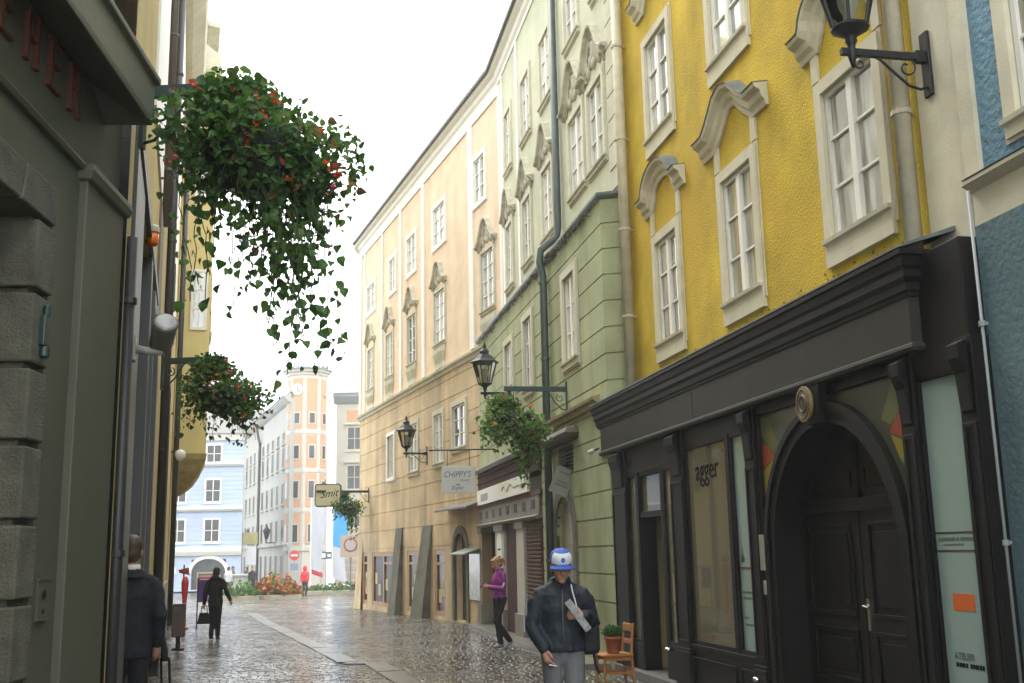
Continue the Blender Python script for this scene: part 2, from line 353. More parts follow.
mb.add([(q.x,q.y,gz(q.y)-.05) for q in p]+[(q.x,q.y,gz(q.y)+0.075) for q in p], [(4,5,6,7),(0,1,5,4),(1,2,6,5),(2,3,7,6),(3,0,4,7)])
tag(mb.build('pavement', mat('pavement_stone', (0.20,0.195,0.17), 0.28, var=0.35, vscale=1.6, bump=0.3, bscale=14)), kind='structure')

# ------------------------------------------------------------------ windows
def window(par, fr, s0, s1, z0, z1, y, rec=0.06, sur=0.12, smat=None, pmat=None, fmat=None, cols=2, rows=3, sill=True, name='window', outy=0.045, bars=0.026, sillw=None):
    """surround on the wall, casement frame and pane set back in the opening"""
    smat = smat or cream; pmat = pmat or pane; fmat = fmat or white
    mb = MB(fr)
    if sur: mb.ring(s0, s1, z0, z1, sur, y-0.01, y+outy); mb.ring(s0-sur, s1+sur, z0-sur, z1+sur, 0.03, y-0.01, y+outy*0.45)
    else: mb.ring(s0+.01, s1-.01, z0+.01, z1-.01, 0.02, y-rec, y-0.02)
    o = mb.build(name, smat, par)
    yf = y-rec+0.05; mf = MB(fr); e = 0.055
    mf.box(s0+.002,s0+e,yf-.05,yf,z0+.002,z1-.002); mf.box(s1-e,s1-.002,yf-.05,yf,z0+.002,z1-.002)
    mf.box(s0+e,s1-e,yf-.05,yf,z1-e,z1-.002); mf.box(s0+e,s1-e,yf-.05,yf,z0+.002,z0+e)
    for c in range(1, cols):
        x = s0+(s1-s0)*c/cols; mf.box(x-.045,x+.045,yf-.045,yf+.012,z0+e,z1-e)
    for r in range(1, rows):
        z = z0+(z1-z0)*r/rows
        for c in range(cols):
            a = s0+e if c == 0 else s0+(s1-s0)*c/cols+.045; b = s1-e if c == cols-1 else s0+(s1-s0)*(c+1)/cols-.045
            mf.box(a,b,yf-.04,yf-.006,z-bars/2,z+bars/2)
    mf.build('frame', fmat, o)
    for c in range(cols):
        a = s0+(s1-s0)*c/cols; b = s0+(s1-s0)*(c+1)/cols; t = random.uniform(-.006,.006); t2 = random.uniform(-.005,.005)
        MB(fr).quad((a+.01,yf-.034-t,z0+.01),(b-.01,yf-.034+t,z0+.01),(b-.01,yf-.034+t+t2,z1-.01),(a+.01,yf-.034-t+t2,z1-.01)).build('pane', pmat, o)
    if sill:
        w2 = sillw if sillw is not None else sur*0.6
        ms = MB(fr); ms.hsweep([(0,z0-.09),(0.02,z0-.09),(0.03,z0-.05),(0.06,z0-.035),(0.065,z0+.002),(0,z0+.012)], [(s0-w2,y-.02),(s0-w2,y+0.02),(s1+w2,y+0.02),(s1+w2,y-.02)][::1])
        ms.build('sill', smat, o)
    return o
HOODP = [(0.0,-0.25),(0.035,-0.25),(0.05,-0.19),(0.085,-0.15),(0.10,-0.08),(0.165,-0.04),(0.18,0.0),(0.0,0.03)]
def arc(c, z, r, rz, a0, a1, n=10): return [(c+r*math.cos(R(a0+(a1-a0)*i/n)), z+rz*math.sin(R(a0+(a1-a0)*i/n))) for i in range(n+1)]

# ------------------------------------------------------------------ yellow house above the black shop
fy = FG.sub(12.5)
Y = fthing('town_house', 'bright yellow rough stucco house above the black shopfront', 'house', fy)
wy = -0.4
lowW = [(9.22,10.2,4.68,6.18),(11.95,12.86,4.66,6.18),(14.52,15.42,4.66,6.14)]
upW = [(9.2,10.2,7.78,9.3),(11.92,12.92,7.78,9.3),(14.5,15.48,7.78,9.28)]
mb = MB(fy); mb.wall(8.6,16.75,3.7,12.6,wy,lowW+upW,0.18)
mb.box(8.6,16.75,-7,-0.62,3.3,12.6)
mb.build('wall', yel, Y)
for i, o in enumerate(lowW+upW):
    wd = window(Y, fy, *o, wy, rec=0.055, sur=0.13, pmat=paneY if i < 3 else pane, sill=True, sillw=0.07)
    if i == 0: wd['label'] = 'tall window with arched hood nearest the drainpipe'
    c = (o[0]+o[1])/2; hw = 0.82; zt = 6.86 if i < 3 else 10.05
    # apron board under the window, vertical strips up to the hood
    mb = MB(fy); mb.box(o[0]-.13,o[1]+.13,wy-.01,wy+.044,o[2]-.27,o[2]-.131)
    if i < 3:
        for e in (o[0]-.17, o[1]+.04): MB(fy).box(e,e+.13,wy-.01,wy+.03,o[3]+.165,zt-.05).build('wall_strip', cream, Y)
    mb.build('apron', cream, Y)
    if i in (1,):
        path = [(c-.98,zt),(c-.66,zt),(c-.50,zt+.10),(c-.22,zt+.34),(c,zt+.40),(c+.22,zt+.34),(c+.50,zt+.10),(c+.66,zt),(c+.98,zt)]
    else:
        path = [(c-.86,zt+.02),(c-.62,zt+.02)]+arc(c,zt+.0,.60,.40,172,8,12)+[(c+.62,zt+.02),(c+.86,zt+.02)]
    hd = MB(fy).sweep(HOODP, path, wy).build('hood_mould', cream, Y, bevel=0.006)
    MB(fy).sweep([(0.0,0.031),(0.186,0.002),(0.192,0.010),(0.0,0.045)], path, wy).build('lead_cap', lead, hd)
# eaves band and pipes
MB(fy).hsweep([(0,12.2),(0.2,12.3),(0.5,12.55),(0.55,12.7),(0,12.8)], [(8.6,wy),(16.75,wy)]).build('cornice', cream, Y)
pipec = mat('painted_pipe', (0.55,0.51,0.37), 0.55, var=0.25, vscale=4, streak=0.3)
def pipe(par, fr, s, y, z0, z1, r, m, clips, extra=None):
    o = MB(fr).tube([(s,y,z0),(s,y,z1)] if not extra else extra, r, 12).build('drainpipe', m, par, smooth=True)
    for z in clips:
        mb = MB(fr); mb.tube([(s,y,z-.02),(s,y,z+.02)], r+.014, 12); mb.box(s-.015,s+.015,y-r-.12,y-r,z-.012,z+.012); mb.build('pipe_clip', m, o)
    return o
pipe(Y, fy, 8.72, -0.30, 4.15, 12.4, 0.075, pipec, (5.35,6.9,9))
pipe(Y, fy, 16.52, -0.27, 4.05, 12.4, 0.085, pipec, (5.3,6.7,8.2,9.8))
# damp moss along the foot of the wall: small uneven flat clumps
ms = mat('moss', (0.17,0.12,0.025), 1.0, var=0.4, vscale=20, bump=0.6, bscale=60)
mb = MB(fy)
for i in range(420):
    s = 8.9+7.4*random.random()**1.7; z = 4.21+abs(random.gauss(0,.06)); r = random.uniform(.005,.016)
    mb.ball((s,wy+.004,z), r*1.5, r*.35, r, 6, 4)
o = mb.build('moss', ms, Y); o['kind'] = 'stuff'

# ------------------------------------------------------------------ blue house, nearest on the right
fb = FG.sub(6.0)
BL = fthing('town_house', 'blue stucco house with cream bands cut off at the right edge', 'house', fb)
blue = mat('blue_stucco', (0.16,0.29,0.38), 0.9, var=0.15, vscale=1.8, bump=0.8, bscale=18, bdist=0.03)
teal = mat('teal_stucco', (0.085,0.15,0.17), 0.85, var=0.25, vscale=1.2, bump=0.6, bscale=22, col2=(0.12,0.17,0.18))
mb = MB(fb); mb.wall(-5,7.72,-0.1,4.03,-0.17,[(3.5,5.5,0.0,2.8)],0.2); mb.box(-5,7.72,-7,-0.40,-0.1,4.03); mb.build('lower_wall', teal, BL)
mb = MB(fb); mb.wall(-5,8.04,4.45,12.6,wy,[(6.35,7.38,4.78,6.5),(3.2,4.2,4.78,6.5)],0.18); mb.box(-5,8.6,-7,-0.62,4.03,12.6); mb.build('upper_wall', blue, BL)
MB(fb).box(8.04,8.6,-0.62,-0.385,4.03,12.6).build('corner_strip', cream, BL)
MB(fb).box(7.86,8.04,-0.62,-0.36,4.45,12.6).build('pilaster', cream, BL)
MB(fb).hsweep([(0,4.03),(0.03,4.03),(0.03,4.40),(0.12,4.45),(0.12,4.48),(0,4.52)], [(-5,wy-.02),(8.02,wy-.02)]).build('string_course', cream, BL)
MB(fb).hsweep([(0,4.521),(0.125,4.484),(0.13,4.49),(0,4.54)], [(-5,wy-.02),(8.0,wy-.02)]).build('lead_cap', lead, BL)
window(BL, fb, 6.35,7.38,4.78,6.5,wy,pmat=paneY, sur=0.14); window(BL, fb, 3.2,4.2,4.78,6.5,wy,pmat=paneY)
o = MB(fb).box(3.51,5.49,-.62,-.56,0,2.79).build('door', mat('brown_door',(0.06,0.04,0.025),.5), BL)
pipe(BL, fb, 7.70, -0.13, 0.6, 4.3, 0.012, mat('cable_grey',(0.25,0.27,0.27),0.5), (1.75,3.3))

# ------------------------------------------------------------------ black shopfront
fs = FG.sub(12.5)
S = fthing('shopfront', 'black painted wooden shopfront with arched carriage door and pale window stickers', 'shopfront', fs)
A0, A1 = 8.36, 17.30
mb = MB(fs); mb.box(A0,A1,-.44,0.03,3.27,3.66); mb.build('fascia', blackm, S, bevel=0.006)
MB(fs).box(7.78,8.36,-.42,-.06,3.0,3.98).build('end_block', blackp, S, bevel=.01)
mb = MB(fs); mb.box(13.19,13.20,0.025,0.033,3.30,3.64); mb.build('fascia_joint', blackp, S)
mb = MB(fs); mb.hsweep([(0,3.655),(0.02,3.655),(0.025,3.69),(0.04,3.70),(0.045,3.76),(0.07,3.80),(0.07,3.86),(0.09,3.89),(0.10,3.96),(0.12,3.97),(0.12,4.01),(-0.02,4.03)],
    [(A0,-.40),(A0,0.02),(A1+.12,0.02),(A1+.12,-.02)]); mb.build('cornice', blackp, S, bevel=0.004)
mb = MB(fs)
for i in range(int((A1-A0)/0.075)):
    s = A0+0.04+i*0.075; mb.box(s,s+.042,0.060,0.088,3.805,3.855)
o = mb.build('dentils', blackp, S)
mb = MB(fs); mb.hsweep([(0,3.22),(0.03,3.22),(0.045,3.25),(0.04,3.275),(0.02,3.29),(0,3.30)], [(A0,-.40),(A0,0.01),(A1+.02,0.01),(A1+.02,-.02)]); mb.build('architrave', blackm, S)
MB(fs).add([(A0-.10,.145,4.035),(A1+.22,.145,4.035),(A1+.22,-.38,4.22),(A0-.10,-.38,4.22),(A0-.10,.145,4.02),(A1+.22,.145,4.02),(A1+.22,-.38,4.18),(A0-.10,-.38,4.18)],
    [(0,1,2,3),(0,4,5,1),(1,5,6,2),(3,2,6,7),(0,3,7,4)]).build('flashing', lead, S)
def pilaster(s0, s1, y1=-0.02, z1=3.22):
    mb = MB(fs); mb.box(s0,s1,-.44,y1,0.0,z1)
    mb.box(s0-.02,s1+.02,-.30,y1+.03,0.0,0.52); mb.box(s0-.015,s1+.015,-.3,y1+.018,.522,.56)
    c0, c1 = s0+.05, s1-.05
    for a, b in ((s0+.015,c0),(c1,s1-.015)): mb.box(a,b,y1,y1+.012,.62,2.6)
    mb.box(c0,c1,y1,y1+.012,.62,.66); mb.box(c0,c1,y1,y1+.012,2.56,2.6)
    o = mb.build('pilaster', blackp, S, bevel=0.005)
    mb = MB(fs); c = (s0+s1)/2; w2 = (s1-s0)*0.34
    pr = [(y1,2.66),(y1+.02,2.68),(y1+.03,2.82),(y1+.04,2.95),(y1+.085,3.06),(y1+.09,3.16),(y1+.01,3.2)]
    n = len(pr); mb.add([(c-w2,p[0],p[1]) for p in pr]+[(c+w2,p[0],p[1]) for p in pr], [tuple(range(n)),tuple(range(2*n-1,n-1,-1))]+[(i,(i+1)%n,n+(i+1)%n,n+i) for i in range(n)])
    mb.build('console', blackp, o, bevel=0.004)
    return o
for a, b in ((7.70,7.90),(8.50,8.70),(11.58,11.84),(13.80,14.26),(16.24,16.93)): pilaster(a, b)
mb = MB(fs)
def frame(mb, s0, s1, z0, z1, w=0.055, y0=-.26, y1=-.055):
    mb.box(s0,s0+w,y0,y1,z0,z1); mb.box(s1-w,s1,y0,y1,z0,z1); mb.box(s0+w,s1-w,y0,y1,z1-w,z1); mb.box(s0+w,s1-w,y0,y1,z0,z0+w)
for a, b in ((7.90,8.50),(11.84,13.80)):
    mb = MB(fs); mb.box(a,b,-.30,-.045,0,.60); mb.box(a,b,-.30,-.015,0,.10)
    k = [(a,b)] if b-a < 1 else [(a,12.37),(12.39,b)]
    for p, q in k:
        mb.box(p+.06,q-.06,-.045,-.027,.16,.18); mb.box(p+.06,q-.06,-.045,-.027,.46,.48); mb.box(p+.06,p+.08,-.045,-.027,.18,.46); mb.box(q-.08,q-.06,-.045,-.027,.18,.46)
    mb.box(a,b,-.30,-.025,.585,.625); mb.build('plinth', blackp, S, bevel=0.004)
    MB(fs).box(a,b,-.30,-.05,3.02,3.22).build('head_rail', blackp, S)
MB(fs).box(14.26,16.24,-.30,-.05,2.84,3.22).build('head_rail', blackp, S)
for a, b, z in ((14.26,14.72,.54),(15.80,16.24,.47)): MB(fs).box(a,b,-.3,-.045,0,z).build('plinth', blackp, S, bevel=.004)
fg = mat('frosted_film', (0.27,0.37,0.34), 0.16, var=0.06, vscale=1.5, spec=0.5)
ink = mat('black_ink', (0.012,0.012,0.012), 0.95, spec=0.05); ora = mat('orange_print', (0.60,0.12,0.02), 0.5); brn = mat('brown_print', (0.07,0.04,0.025), 0.5); gry = mat('grey_print', (0.09,0.12,0.11), 0.5)
YG = -.088
def shopwin(s0, s1, z0, z1, film=None, label=None):
    mb = MB(fs); frame(mb, s0, s1, z0, z1, .05); o = mb.build('display_window', blackp, S, bevel=0.004)
    if label: o['label'] = label
    MB(fs).box(s0+.05,s1-.05,YG-.006,YG,z0+.05,z1-.05).build('glass', film or glass, o)
    return o
w1 = shopwin(7.88,8.52,.625,3.04, fg, 'narrow frosted pane with orange square')
mb = MB(fs); mb.box(7.935,8.465,YG,YG+.003,1.825,1.838); mb.box(7.935,8.465,YG,YG+.003,1.692,1.705); mb.build('printed_line', brn, w1)
mb = MB(fs); x = 8.43
for wd in (.02,.0,.05,.03,.045,.04,.03,.0,.04,.0,.05,.03,.04,.045,.03): 
    if wd: mb.box(x-wd*.80,x,YG,YG+.002,1.772,1.796)
    x -= max(wd,.014)*.92
x = 8.38
for wd in (.03,.02,.04,.03,.02,.035,.03,.02,.04): mb.box(x-wd*.8,x,YG,YG+.002,1.738,1.750); x -= wd
mb.build('small_print', gry, w1)
MB(fs).box(8.06,8.32,YG,YG+.003,1.27,1.39).build('orange_square', ora, w1)
mb = MB(fs); mb.text('ATELIER', .068, 8.37, YG+.003, .925, ext=.002, sx=1.0); mb.build('lettering', gry, w1)
mb = MB(fs); x = 8.36
for wd in (.04,.035,.045,.03,.0,.035,.03,.045,.035,.03): 
    if wd: mb.box(x-wd*.82,x,YG,YG+.002,.866,.898)
    x -= max(wd,.02)
mb.build('small_print', ink, w1)
w2 = shopwin(11.86,12.34,.625,3.02, fg, 'narrow frosted pane with small green emblem')
mb = MB(fs); mb.prism([(12.24,1.60),(12.16,1.60),(12.15,1.65),(12.18,1.68),(12.195,1.78),(12.21,1.68),(12.24,1.65)], YG,YG+.003); mb.build('emblem', mat('green_print',(0.02,0.07,0.03),.5), w2)
mb = MB(fs); mb.box(12.0,12.27,YG,YG+.002,1.525,1.55); mb.build('small_print', brn, w2)
mb = MB(fs)
for z, a, b in ((1.27,11.94,12.25),(1.21,11.94,12.25),(1.0,12.12,12.24),(.93,11.96,12.23)):
    x = b
    while x > a: q = random.uniform(.015,.04); mb.box(max(a,x-q*.85),x,YG,YG+.002,z,z+.022); x -= q
mb.build('small_print', gry, w2)
w3 = shopwin(12.42,13.80,.625,3.02, None, 'wide clear display window with black lettering')
mb = MB(fs); mb.text('agger', .37, 13.50, YG+.003, 2.57, ext=.004, sx=.94); mb.build('lettering', ink, w3)
MB(fs).box(12.34,12.42,-.28,-.045,.6,3.02).build('mullion', blackp, S, bevel=.004)
w4 = shopwin(15.84,16.24,.47,2.84, None, 'narrow clear side light left of the doorway'); w5 = shopwin(14.26,14.68,.54,2.84, None, 'clear side light right of the doorway')
mb = MB(fs); mb.box(14.68,14.78,-.3,-.05,0,2.84); mb.box(15.74,15.84,-.3,-.05,0,2.84); mb.box(14.78,15.74,-.3,-.07,2.20,2.28); mb.box(14.78,15.74,-.3,-.07,2.78,2.84)
dr = mb.build('shop_door_frame', blackp, S, bevel=0.004)
MB(fs).box(14.78,15.74,-.126,-.12,2.28,2.78).build('glass', glass, dr)
mstep = mat('worn_step', (0.14,0.135,0.12), 0.4, var=0.3, vscale=5, bump=0.2)
MB(fs).box(14.3,16.9,-.42,.05,0,.12).build('doorstep', mstep, S, bevel=0.01)
mb = MB(fs); mb.box(14.80,15.72,-.75,-.70,.12,2.2); o = mb.build('shop_door', mat('dark_door', (0.008,0.007,0.006), 0.5, spec=.25), S)
MB(fs).box(14.84,14.88,-.70,-.66,1.0,1.3).build('handle', mat('brass', (0.4,0.3,0.12), 0.35, 0.9), o)
chrome = mat('chrome', (0.6,0.6,0.58), 0.2, 1.0)
for s, z in ((14.46,.50),(11.72,.42)):
    MB(fs).tube([(s,-.02,z),(s,.08,z+.01)], .022, 10).build('metal_bolt', chrome, S, smooth=True)
room = mat('shop_plaster', (0.72,0.60,0.24), 0.9, var=0.1); fl = mat('shop_boards', (0.16,0.10,0.06), 0.5, var=0.2)  # yellow of the walls stands in for the house front mirrored in the glass
mb = MB(fs)
mb.box(12.36,13.80,-.74,-.70,.4,3.2); mb.box(12.36,12.40,-.70,-.3,.55,3.1); mb.box(13.76,13.80,-.70,-.3,.4,3.2); mb.box(12.40,13.76,-.70,-.3,3.1,3.2)
mb.box(14.26,14.30,-3.4,-.45,0,3.2); mb.box(16.20,16.24,-3.4,-.3,0,3.2); mb.box(14.30,16.20,-3.4,-3.35,0,3.2); mb.box(14.30,16.20,-3.35,-.3,3.0,3.1)
mb.build('room_wall', room, S)
mb = MB(fs); mb.box(12.40,13.76,-.70,-.27,.40,.58); mb.box(14.30,16.20,-3.35,-.42,-.05,.10); mb.build('room_floor', fl, S)
wood = mat('pale_wood', (0.50,0.33,0.12), 0.55, var=0.2, vscale=6)
t = thing('display_shelf', 'pale wooden shelf with brown board behind the shop glass', 'shelf', fs.at(13.0,-.47,.58), fs.rot)
mb = MB(); mb.box(-.52,.35,-.16,.16,.60,.64); mb.build('shelf_board', wood, t)
for x in (-.48,.31):
    for y in (-.12,.12): MB().box(x-.02,x+.02,y-.02,y+.02,0,.60).build('leg', wood, t)
t = thing('picture_board', 'brown slatted board leaning on the display shelf', 'board', fs.at(12.92,-.46,1.22), fs.rot)
mb = MB()
for i in range(5): mb.obox((-.20+i*.085,.02,.12+.035*(4-i)),(.034,0,0),(0,.012,-.002),(.05,-.02,.12+.035*(4-i)))
mb.build('slats', mat('brown_wood', (0.17,0.10,0.05), 0.6, var=0.3, vscale=8), t)
# arched carriage portal
c, rr, zs = 10.11, 1.17, 1.70
mb = MB(fs)
mb.box(8.70,c-rr-.235,-.44,-.04,0,3.22); mb.box(c+rr+.235,11.58,-.44,-.04,0,3.22); mb.box(c-rr-.235,c+rr+.235,-.44,-.05,3.12,3.22)
mb.build('portal_frame', blackp, S, bevel=0.004)
inn = [(c-rr,0),(c-rr,zs)]+arc(c,zs,rr,rr,180,0,28)[1:-1]+[(c+rr,zs),(c+rr,0)]
mb = MB(fs)
for (ra, rb, y1) in ((rr,rr+.12,-.045),(rr+.12,rr+.19,-.02)):
    a = [(c-ra,.0),(c-ra,zs)]+arc(c,zs,ra,ra,180,0,28)[1:-1]+[(c+ra,zs),(c+ra,0)]
    b = [(c-rb,.0),(c-rb,zs)]+arc(c,zs,rb,rb,180,0,28)[1:-1]+[(c+rb,zs),(c+rb,0)]
    for i in range(len(a)-1): mb.prism([a[i],b[i],b[i+1],a[i+1]], -.44, y1)
o = mb.build('arch_moulding', blackp, S)
mb = MB(fs); mb.prism([(c+.11,2.86),(c+.17,3.22),(c-.17,3.22),(c-.11,2.86)], -.2, .03); key = mb.build('keystone', blackp, S, bevel=0.01)
mc_ = c+.10
mb = MB(fs); mb.add(*(lambda n: ([(mc_+.16*math.cos(2*math.pi*i/n),y,3.06+.17*math.sin(2*math.pi*i/n)) for y in (.03,.06) for i in range(n)],
    [tuple(range(n,2*n)),tuple(range(n-1,-1,-1))]+[(i,(i+1)%n,n+(i+1)%n,n+i) for i in range(n)]))(24))
gold = mat('faded_gold', (0.24,0.18,0.075), 0.5, 0.1, var=0.35, vscale=20)
md = mb.build('medallion', gold, key, bevel=0.006)
dbz = mat('dark_bronze', (0.05,0.035,0.018), 0.5)
mb = MB(fs)
for r_, w_ in ((.135,.012),(.075,.03)): mb.tube([(mc_+r_*.92*math.cos(R(15*i)),.062,3.06+r_*math.sin(R(15*i))) for i in range(25)], w_*.5, 6)
mb.prism([(mc_-.025,3.0),(mc_+.025,3.0),(mc_+.012,3.12),(mc_-.012,3.12)], .06,.066)
mb.build('emblem', dbz, key)
film = mat('spandrel_film', (0.05,0.056,0.035), 0.3, var=0.2)
r2 = rr+.19
for sg in (-1, 1):
    x0 = c+sg*(rr+.235)
    a = arc(c, zs, r2+.003, r2+.003, 90, 0 if sg > 0 else 180, 16)
    a = [p for p in a if p[1] > 1.9]
    sp = MB(fs).prism(a+[(x0,a[-1][1]),(x0,3.12),(c,3.12)], -.10,-.09).build('spandrel_pane', film, S)
    for col, q in (('red',[(x0,2.82),(x0,2.56),(c+sg*1.12,2.66),(c+sg*1.22,2.78)]),('yellow',[(x0,2.54),(x0,2.28),(c+sg*1.24,2.44),(c+sg*1.13,2.64)]),('green',[(x0,3.08),(x0,2.90),(c+sg*1.14,2.72),(c+sg*1.0,2.78),(c+sg*1.22,3.08)]),('pale',[(x0,2.26),(x0,1.98),(c+sg*1.30,2.24)])):
        MB(fs).prism(q, -.0895,-.088).build('printed_band', mat(col+'_film', {'red':(0.30,0.05,0.02),'yellow':(0.24,0.22,0.03),'green':(0.11,0.13,0.04),'pale':(0.22,0.24,0.16)}[col], .35), sp)
doorm = mat('portal_wood', (0.0085,0.0075,0.006), 0.5, var=0.3, vscale=4, bump=0.1, bscale=25, spec=.25)
yb = -.36
MB(fs).prism(inn, yb-.06, yb-.02).build('fanlight_panel', doorm, S)
MB(fs).box(c-rr,c+rr,yb-.05,yb+.05,2.06,2.18).build('transom', blackp, S, bevel=.008)
mb = MB(fs)
mb.prism([(c-.04,2.18),(c+.04,2.18),(c+.04,2.85),(c-.04,2.85)], yb-.05,yb+.01)
for a, b in ((c-.85,c-.12),(c+.12,c+.85)):
    mb.box(a,b,yb-.02,yb-.005,2.26,2.28); mb.box(a,a+.02,yb-.02,yb-.005,2.28,2.44); mb.box(b-.02,b,yb-.02,yb-.005,2.28,2.44)
mb.build('fanlight_moulding', blackp, S)
for a, b in ((c-rr+.004,c-.012),(c+.012,c+rr-.004)):
    dl = MB(fs).box(a,b,yb-.018,yb,0.06,2.06).build('door_leaf', doorm, S)
    mb = MB(fs)
    for z0, z1 in ((.18,.42),(.52,1.0),(1.12,1.96)):
        p, q = a+.14, b-.14
        mb.box(p,q,yb,yb+.022,z0,z0+.035); mb.box(p,q,yb,yb+.022,z1-.035,z1); mb.box(p,p+.035,yb,yb+.022,z0+.035,z1-.035); mb.box(q-.035,q,yb,yb+.022,z0+.035,z1-.035)
        mb.box(p+.09,q-.09,yb,yb+.016,z0+.09,z1-.09)
    mb.build('panel_moulding', blackp, dl, bevel=.006)
mb = MB(fs); mb.box(c-.075,c-.035,yb,yb+.01,1.0,1.28); mb.tube([(c-.055,yb,1.22),(c-.055,yb+.06,1.22),(c-.06,yb+.06,1.22),(c-.16,yb+.065,1.21)], .011, 8); mb.build('door_handle', chrome, S)
alu = mat('aluminium', (0.30,0.28,0.22), 0.4, 0.5)
MB(fs).box(11.46,11.55,-.04,.0,1.52,1.88).build('intercom', alu, S, bevel=.005); MB(fs).box(11.47,11.53,-.04,-.01,1.28,1.42).build('letter_plate', alu, S, bevel=.005)
t = thing('security_camera', 'small pale camera on the far end of the black shop cornice', 'camera', fs.at(17.42,0.10,3.32), fs.rot)
MB().tube([(0,0,0),(.13,.05,-.02)], .035, 10).build('camera_body', mat('pale_plastic',(0.5,0.5,0.47),0.5), t); MB().tube([(0,0,0),(-.05,-.06,.03)], .014, 8).build('arm', iron, t)

# ------------------------------------------------------------------ green house
f2 = FG.sub(23.0)
Gh = fthing('town_house', 'tall pale green house with stepped ledge and dark drainpipe', 'house', f2)
gro = [0.55+0.425*i for i in range(17)]
lw = [(18.66,19.5,5.08,6.62),(22.3,23.1,5.12,6.62),(24.45,25.3,5.0,6.5)]
vent = (19.2,20.35,3.12,3.62); arch_d = (19.25,20.6,0.12,2.3)
mb = MB(f2)
mb.wall(16.95,21.75,-0.3,7.36,0,[lw[0],vent,(19.25,20.6,0.12,2.72)],.2,gro)
mb.wall(21.75,29.25,3.6,7.36,0,lw[1:],.2,gro)
a = arc(19.925,2.04,.675,.68,0,180,12)
for i in range(12): mb.quad((a[i][0],-.001,a[i][1]),(a[i+1][0],-.001,a[i+1][1]),(a[i+1][0],-.001,2.721),(a[i][0],-.001,2.721)); mb.quad((a[i][0],-.001,a[i][1]),(a[i+1][0],-.001,a[i+1][1]),(a[i+1][0],-.2,a[i+1][1]),(a[i][0],-.2,a[i][1]))
# return wall towards the yellow house, with joints
zz = [-.3]+[v for g in gro for v in (g-.012,g+.012)]+[7.36]
for i in range(len(zz)-1):
    d = .02 if i % 2 else 0
    mb.quad((16.95+d*.5,-d,zz[i]),(16.74+d,-.42,zz[i]),(16.74+d,-.42,zz[i+1]),(16.95+d*.5,-d,zz[i+1]))
mb.box(17.2,29.25,-7,-.21,3.9,7.3); mb.box(17.2,21.7,-7,-.21,-.3,3.9)
mb.build('lower_wall', grn, Gh)
MB(f2).box(18.6,20.7,-.26,-.212,0.1,2.75).build('door_backing', blackp, Gh)
MB(f2).hsweep([(0,4.02),(0.05,4.03),(0.07,4.10),(0.12,4.13),(0.13,4.18),(0,4.22)], [(17.36,0),(21.6,0)]).build('string_course', mat('ochre_stone',(0.36,0.30,0.16),.9,var=.3,vscale=5), Gh)
# ledge sheet between the two storeys, mossy underside
led = MB(f2).hsweep([(-.34,7.36),(0.01,7.33),(0.04,7.35),(0.07,7.39),(0.075,7.43),(-.34,7.54)], [(16.74,-.4),(16.95,0),(29.3,0)]).build('ledge', lead, Gh)
mb = MB(f2)
for i in range(420):
    s = random.uniform(17.4,28.9); r = random.uniform(.010,.026)*(1.4 if 18 < s < 22.5 else 1); mb.ball((s,.03+random.uniform(-.02,.08),7.31+random.uniform(-.05,.02)-max(0,random.gauss(0,.04))), r*1.4, r*.5, r*.9, 6, 4)
o = mb.build('moss', mat('ledge_moss',(0.10,0.10,0.055),1.0,var=.5,vscale=12), Gh); o['kind'] = 'stuff'
up1 = [(25.6,26.35,8.15,9.72),(23.45,24.3,8.2,9.68),(21.35,22.25,8.2,9.68),(18.85,19.85,8.32,9.82),(17.5,18.45,8.32,9.8)]
up2 = [(25.55,26.3,11.15,12.66),(23.3,24.2,11.15,12.62),(21.25,22.15,11.15,12.62),(18.98,19.9,11.4,12.9),(17.0,17.9,11.4,12.9)]
mb = MB(f2); mb.wall(16.7,27.2,7.4,14.4,-.3,up1+up2,.18); mb.box(16.7,27.2,-7,-.5,7.4,14.4)
mb.build('upper_wall', grnu, Gh)
for i, o in enumerate(lw): window(Gh, f2, *o, 0, rec=.07, sur=.14, smat=trimg, pmat=paneB if i != 1 else paneD, sill=True, sillw=.1)
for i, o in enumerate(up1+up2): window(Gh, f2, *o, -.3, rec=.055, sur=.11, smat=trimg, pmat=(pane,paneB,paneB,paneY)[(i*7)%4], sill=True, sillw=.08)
for s0, s1 in ((26.55,26.75),(24.62,24.82)):
    MB(f2).box(s0,s1,-.31,-.265,7.5,13.95).build('pilaster', white, Gh)
mb = MB(f2); mb.box(16.7,17.2,-.31,-.275,7.55,13.95)
for i in range(12): pass
mb.build('corner_strip', trimg, Gh)
mb = MB(f2)
for i in range(11):
    z = 7.9+i*.43; mb.box(16.72,17.18,-.276,-.262,z,z+.40) 
mb.build('quoin', trimg, Gh)
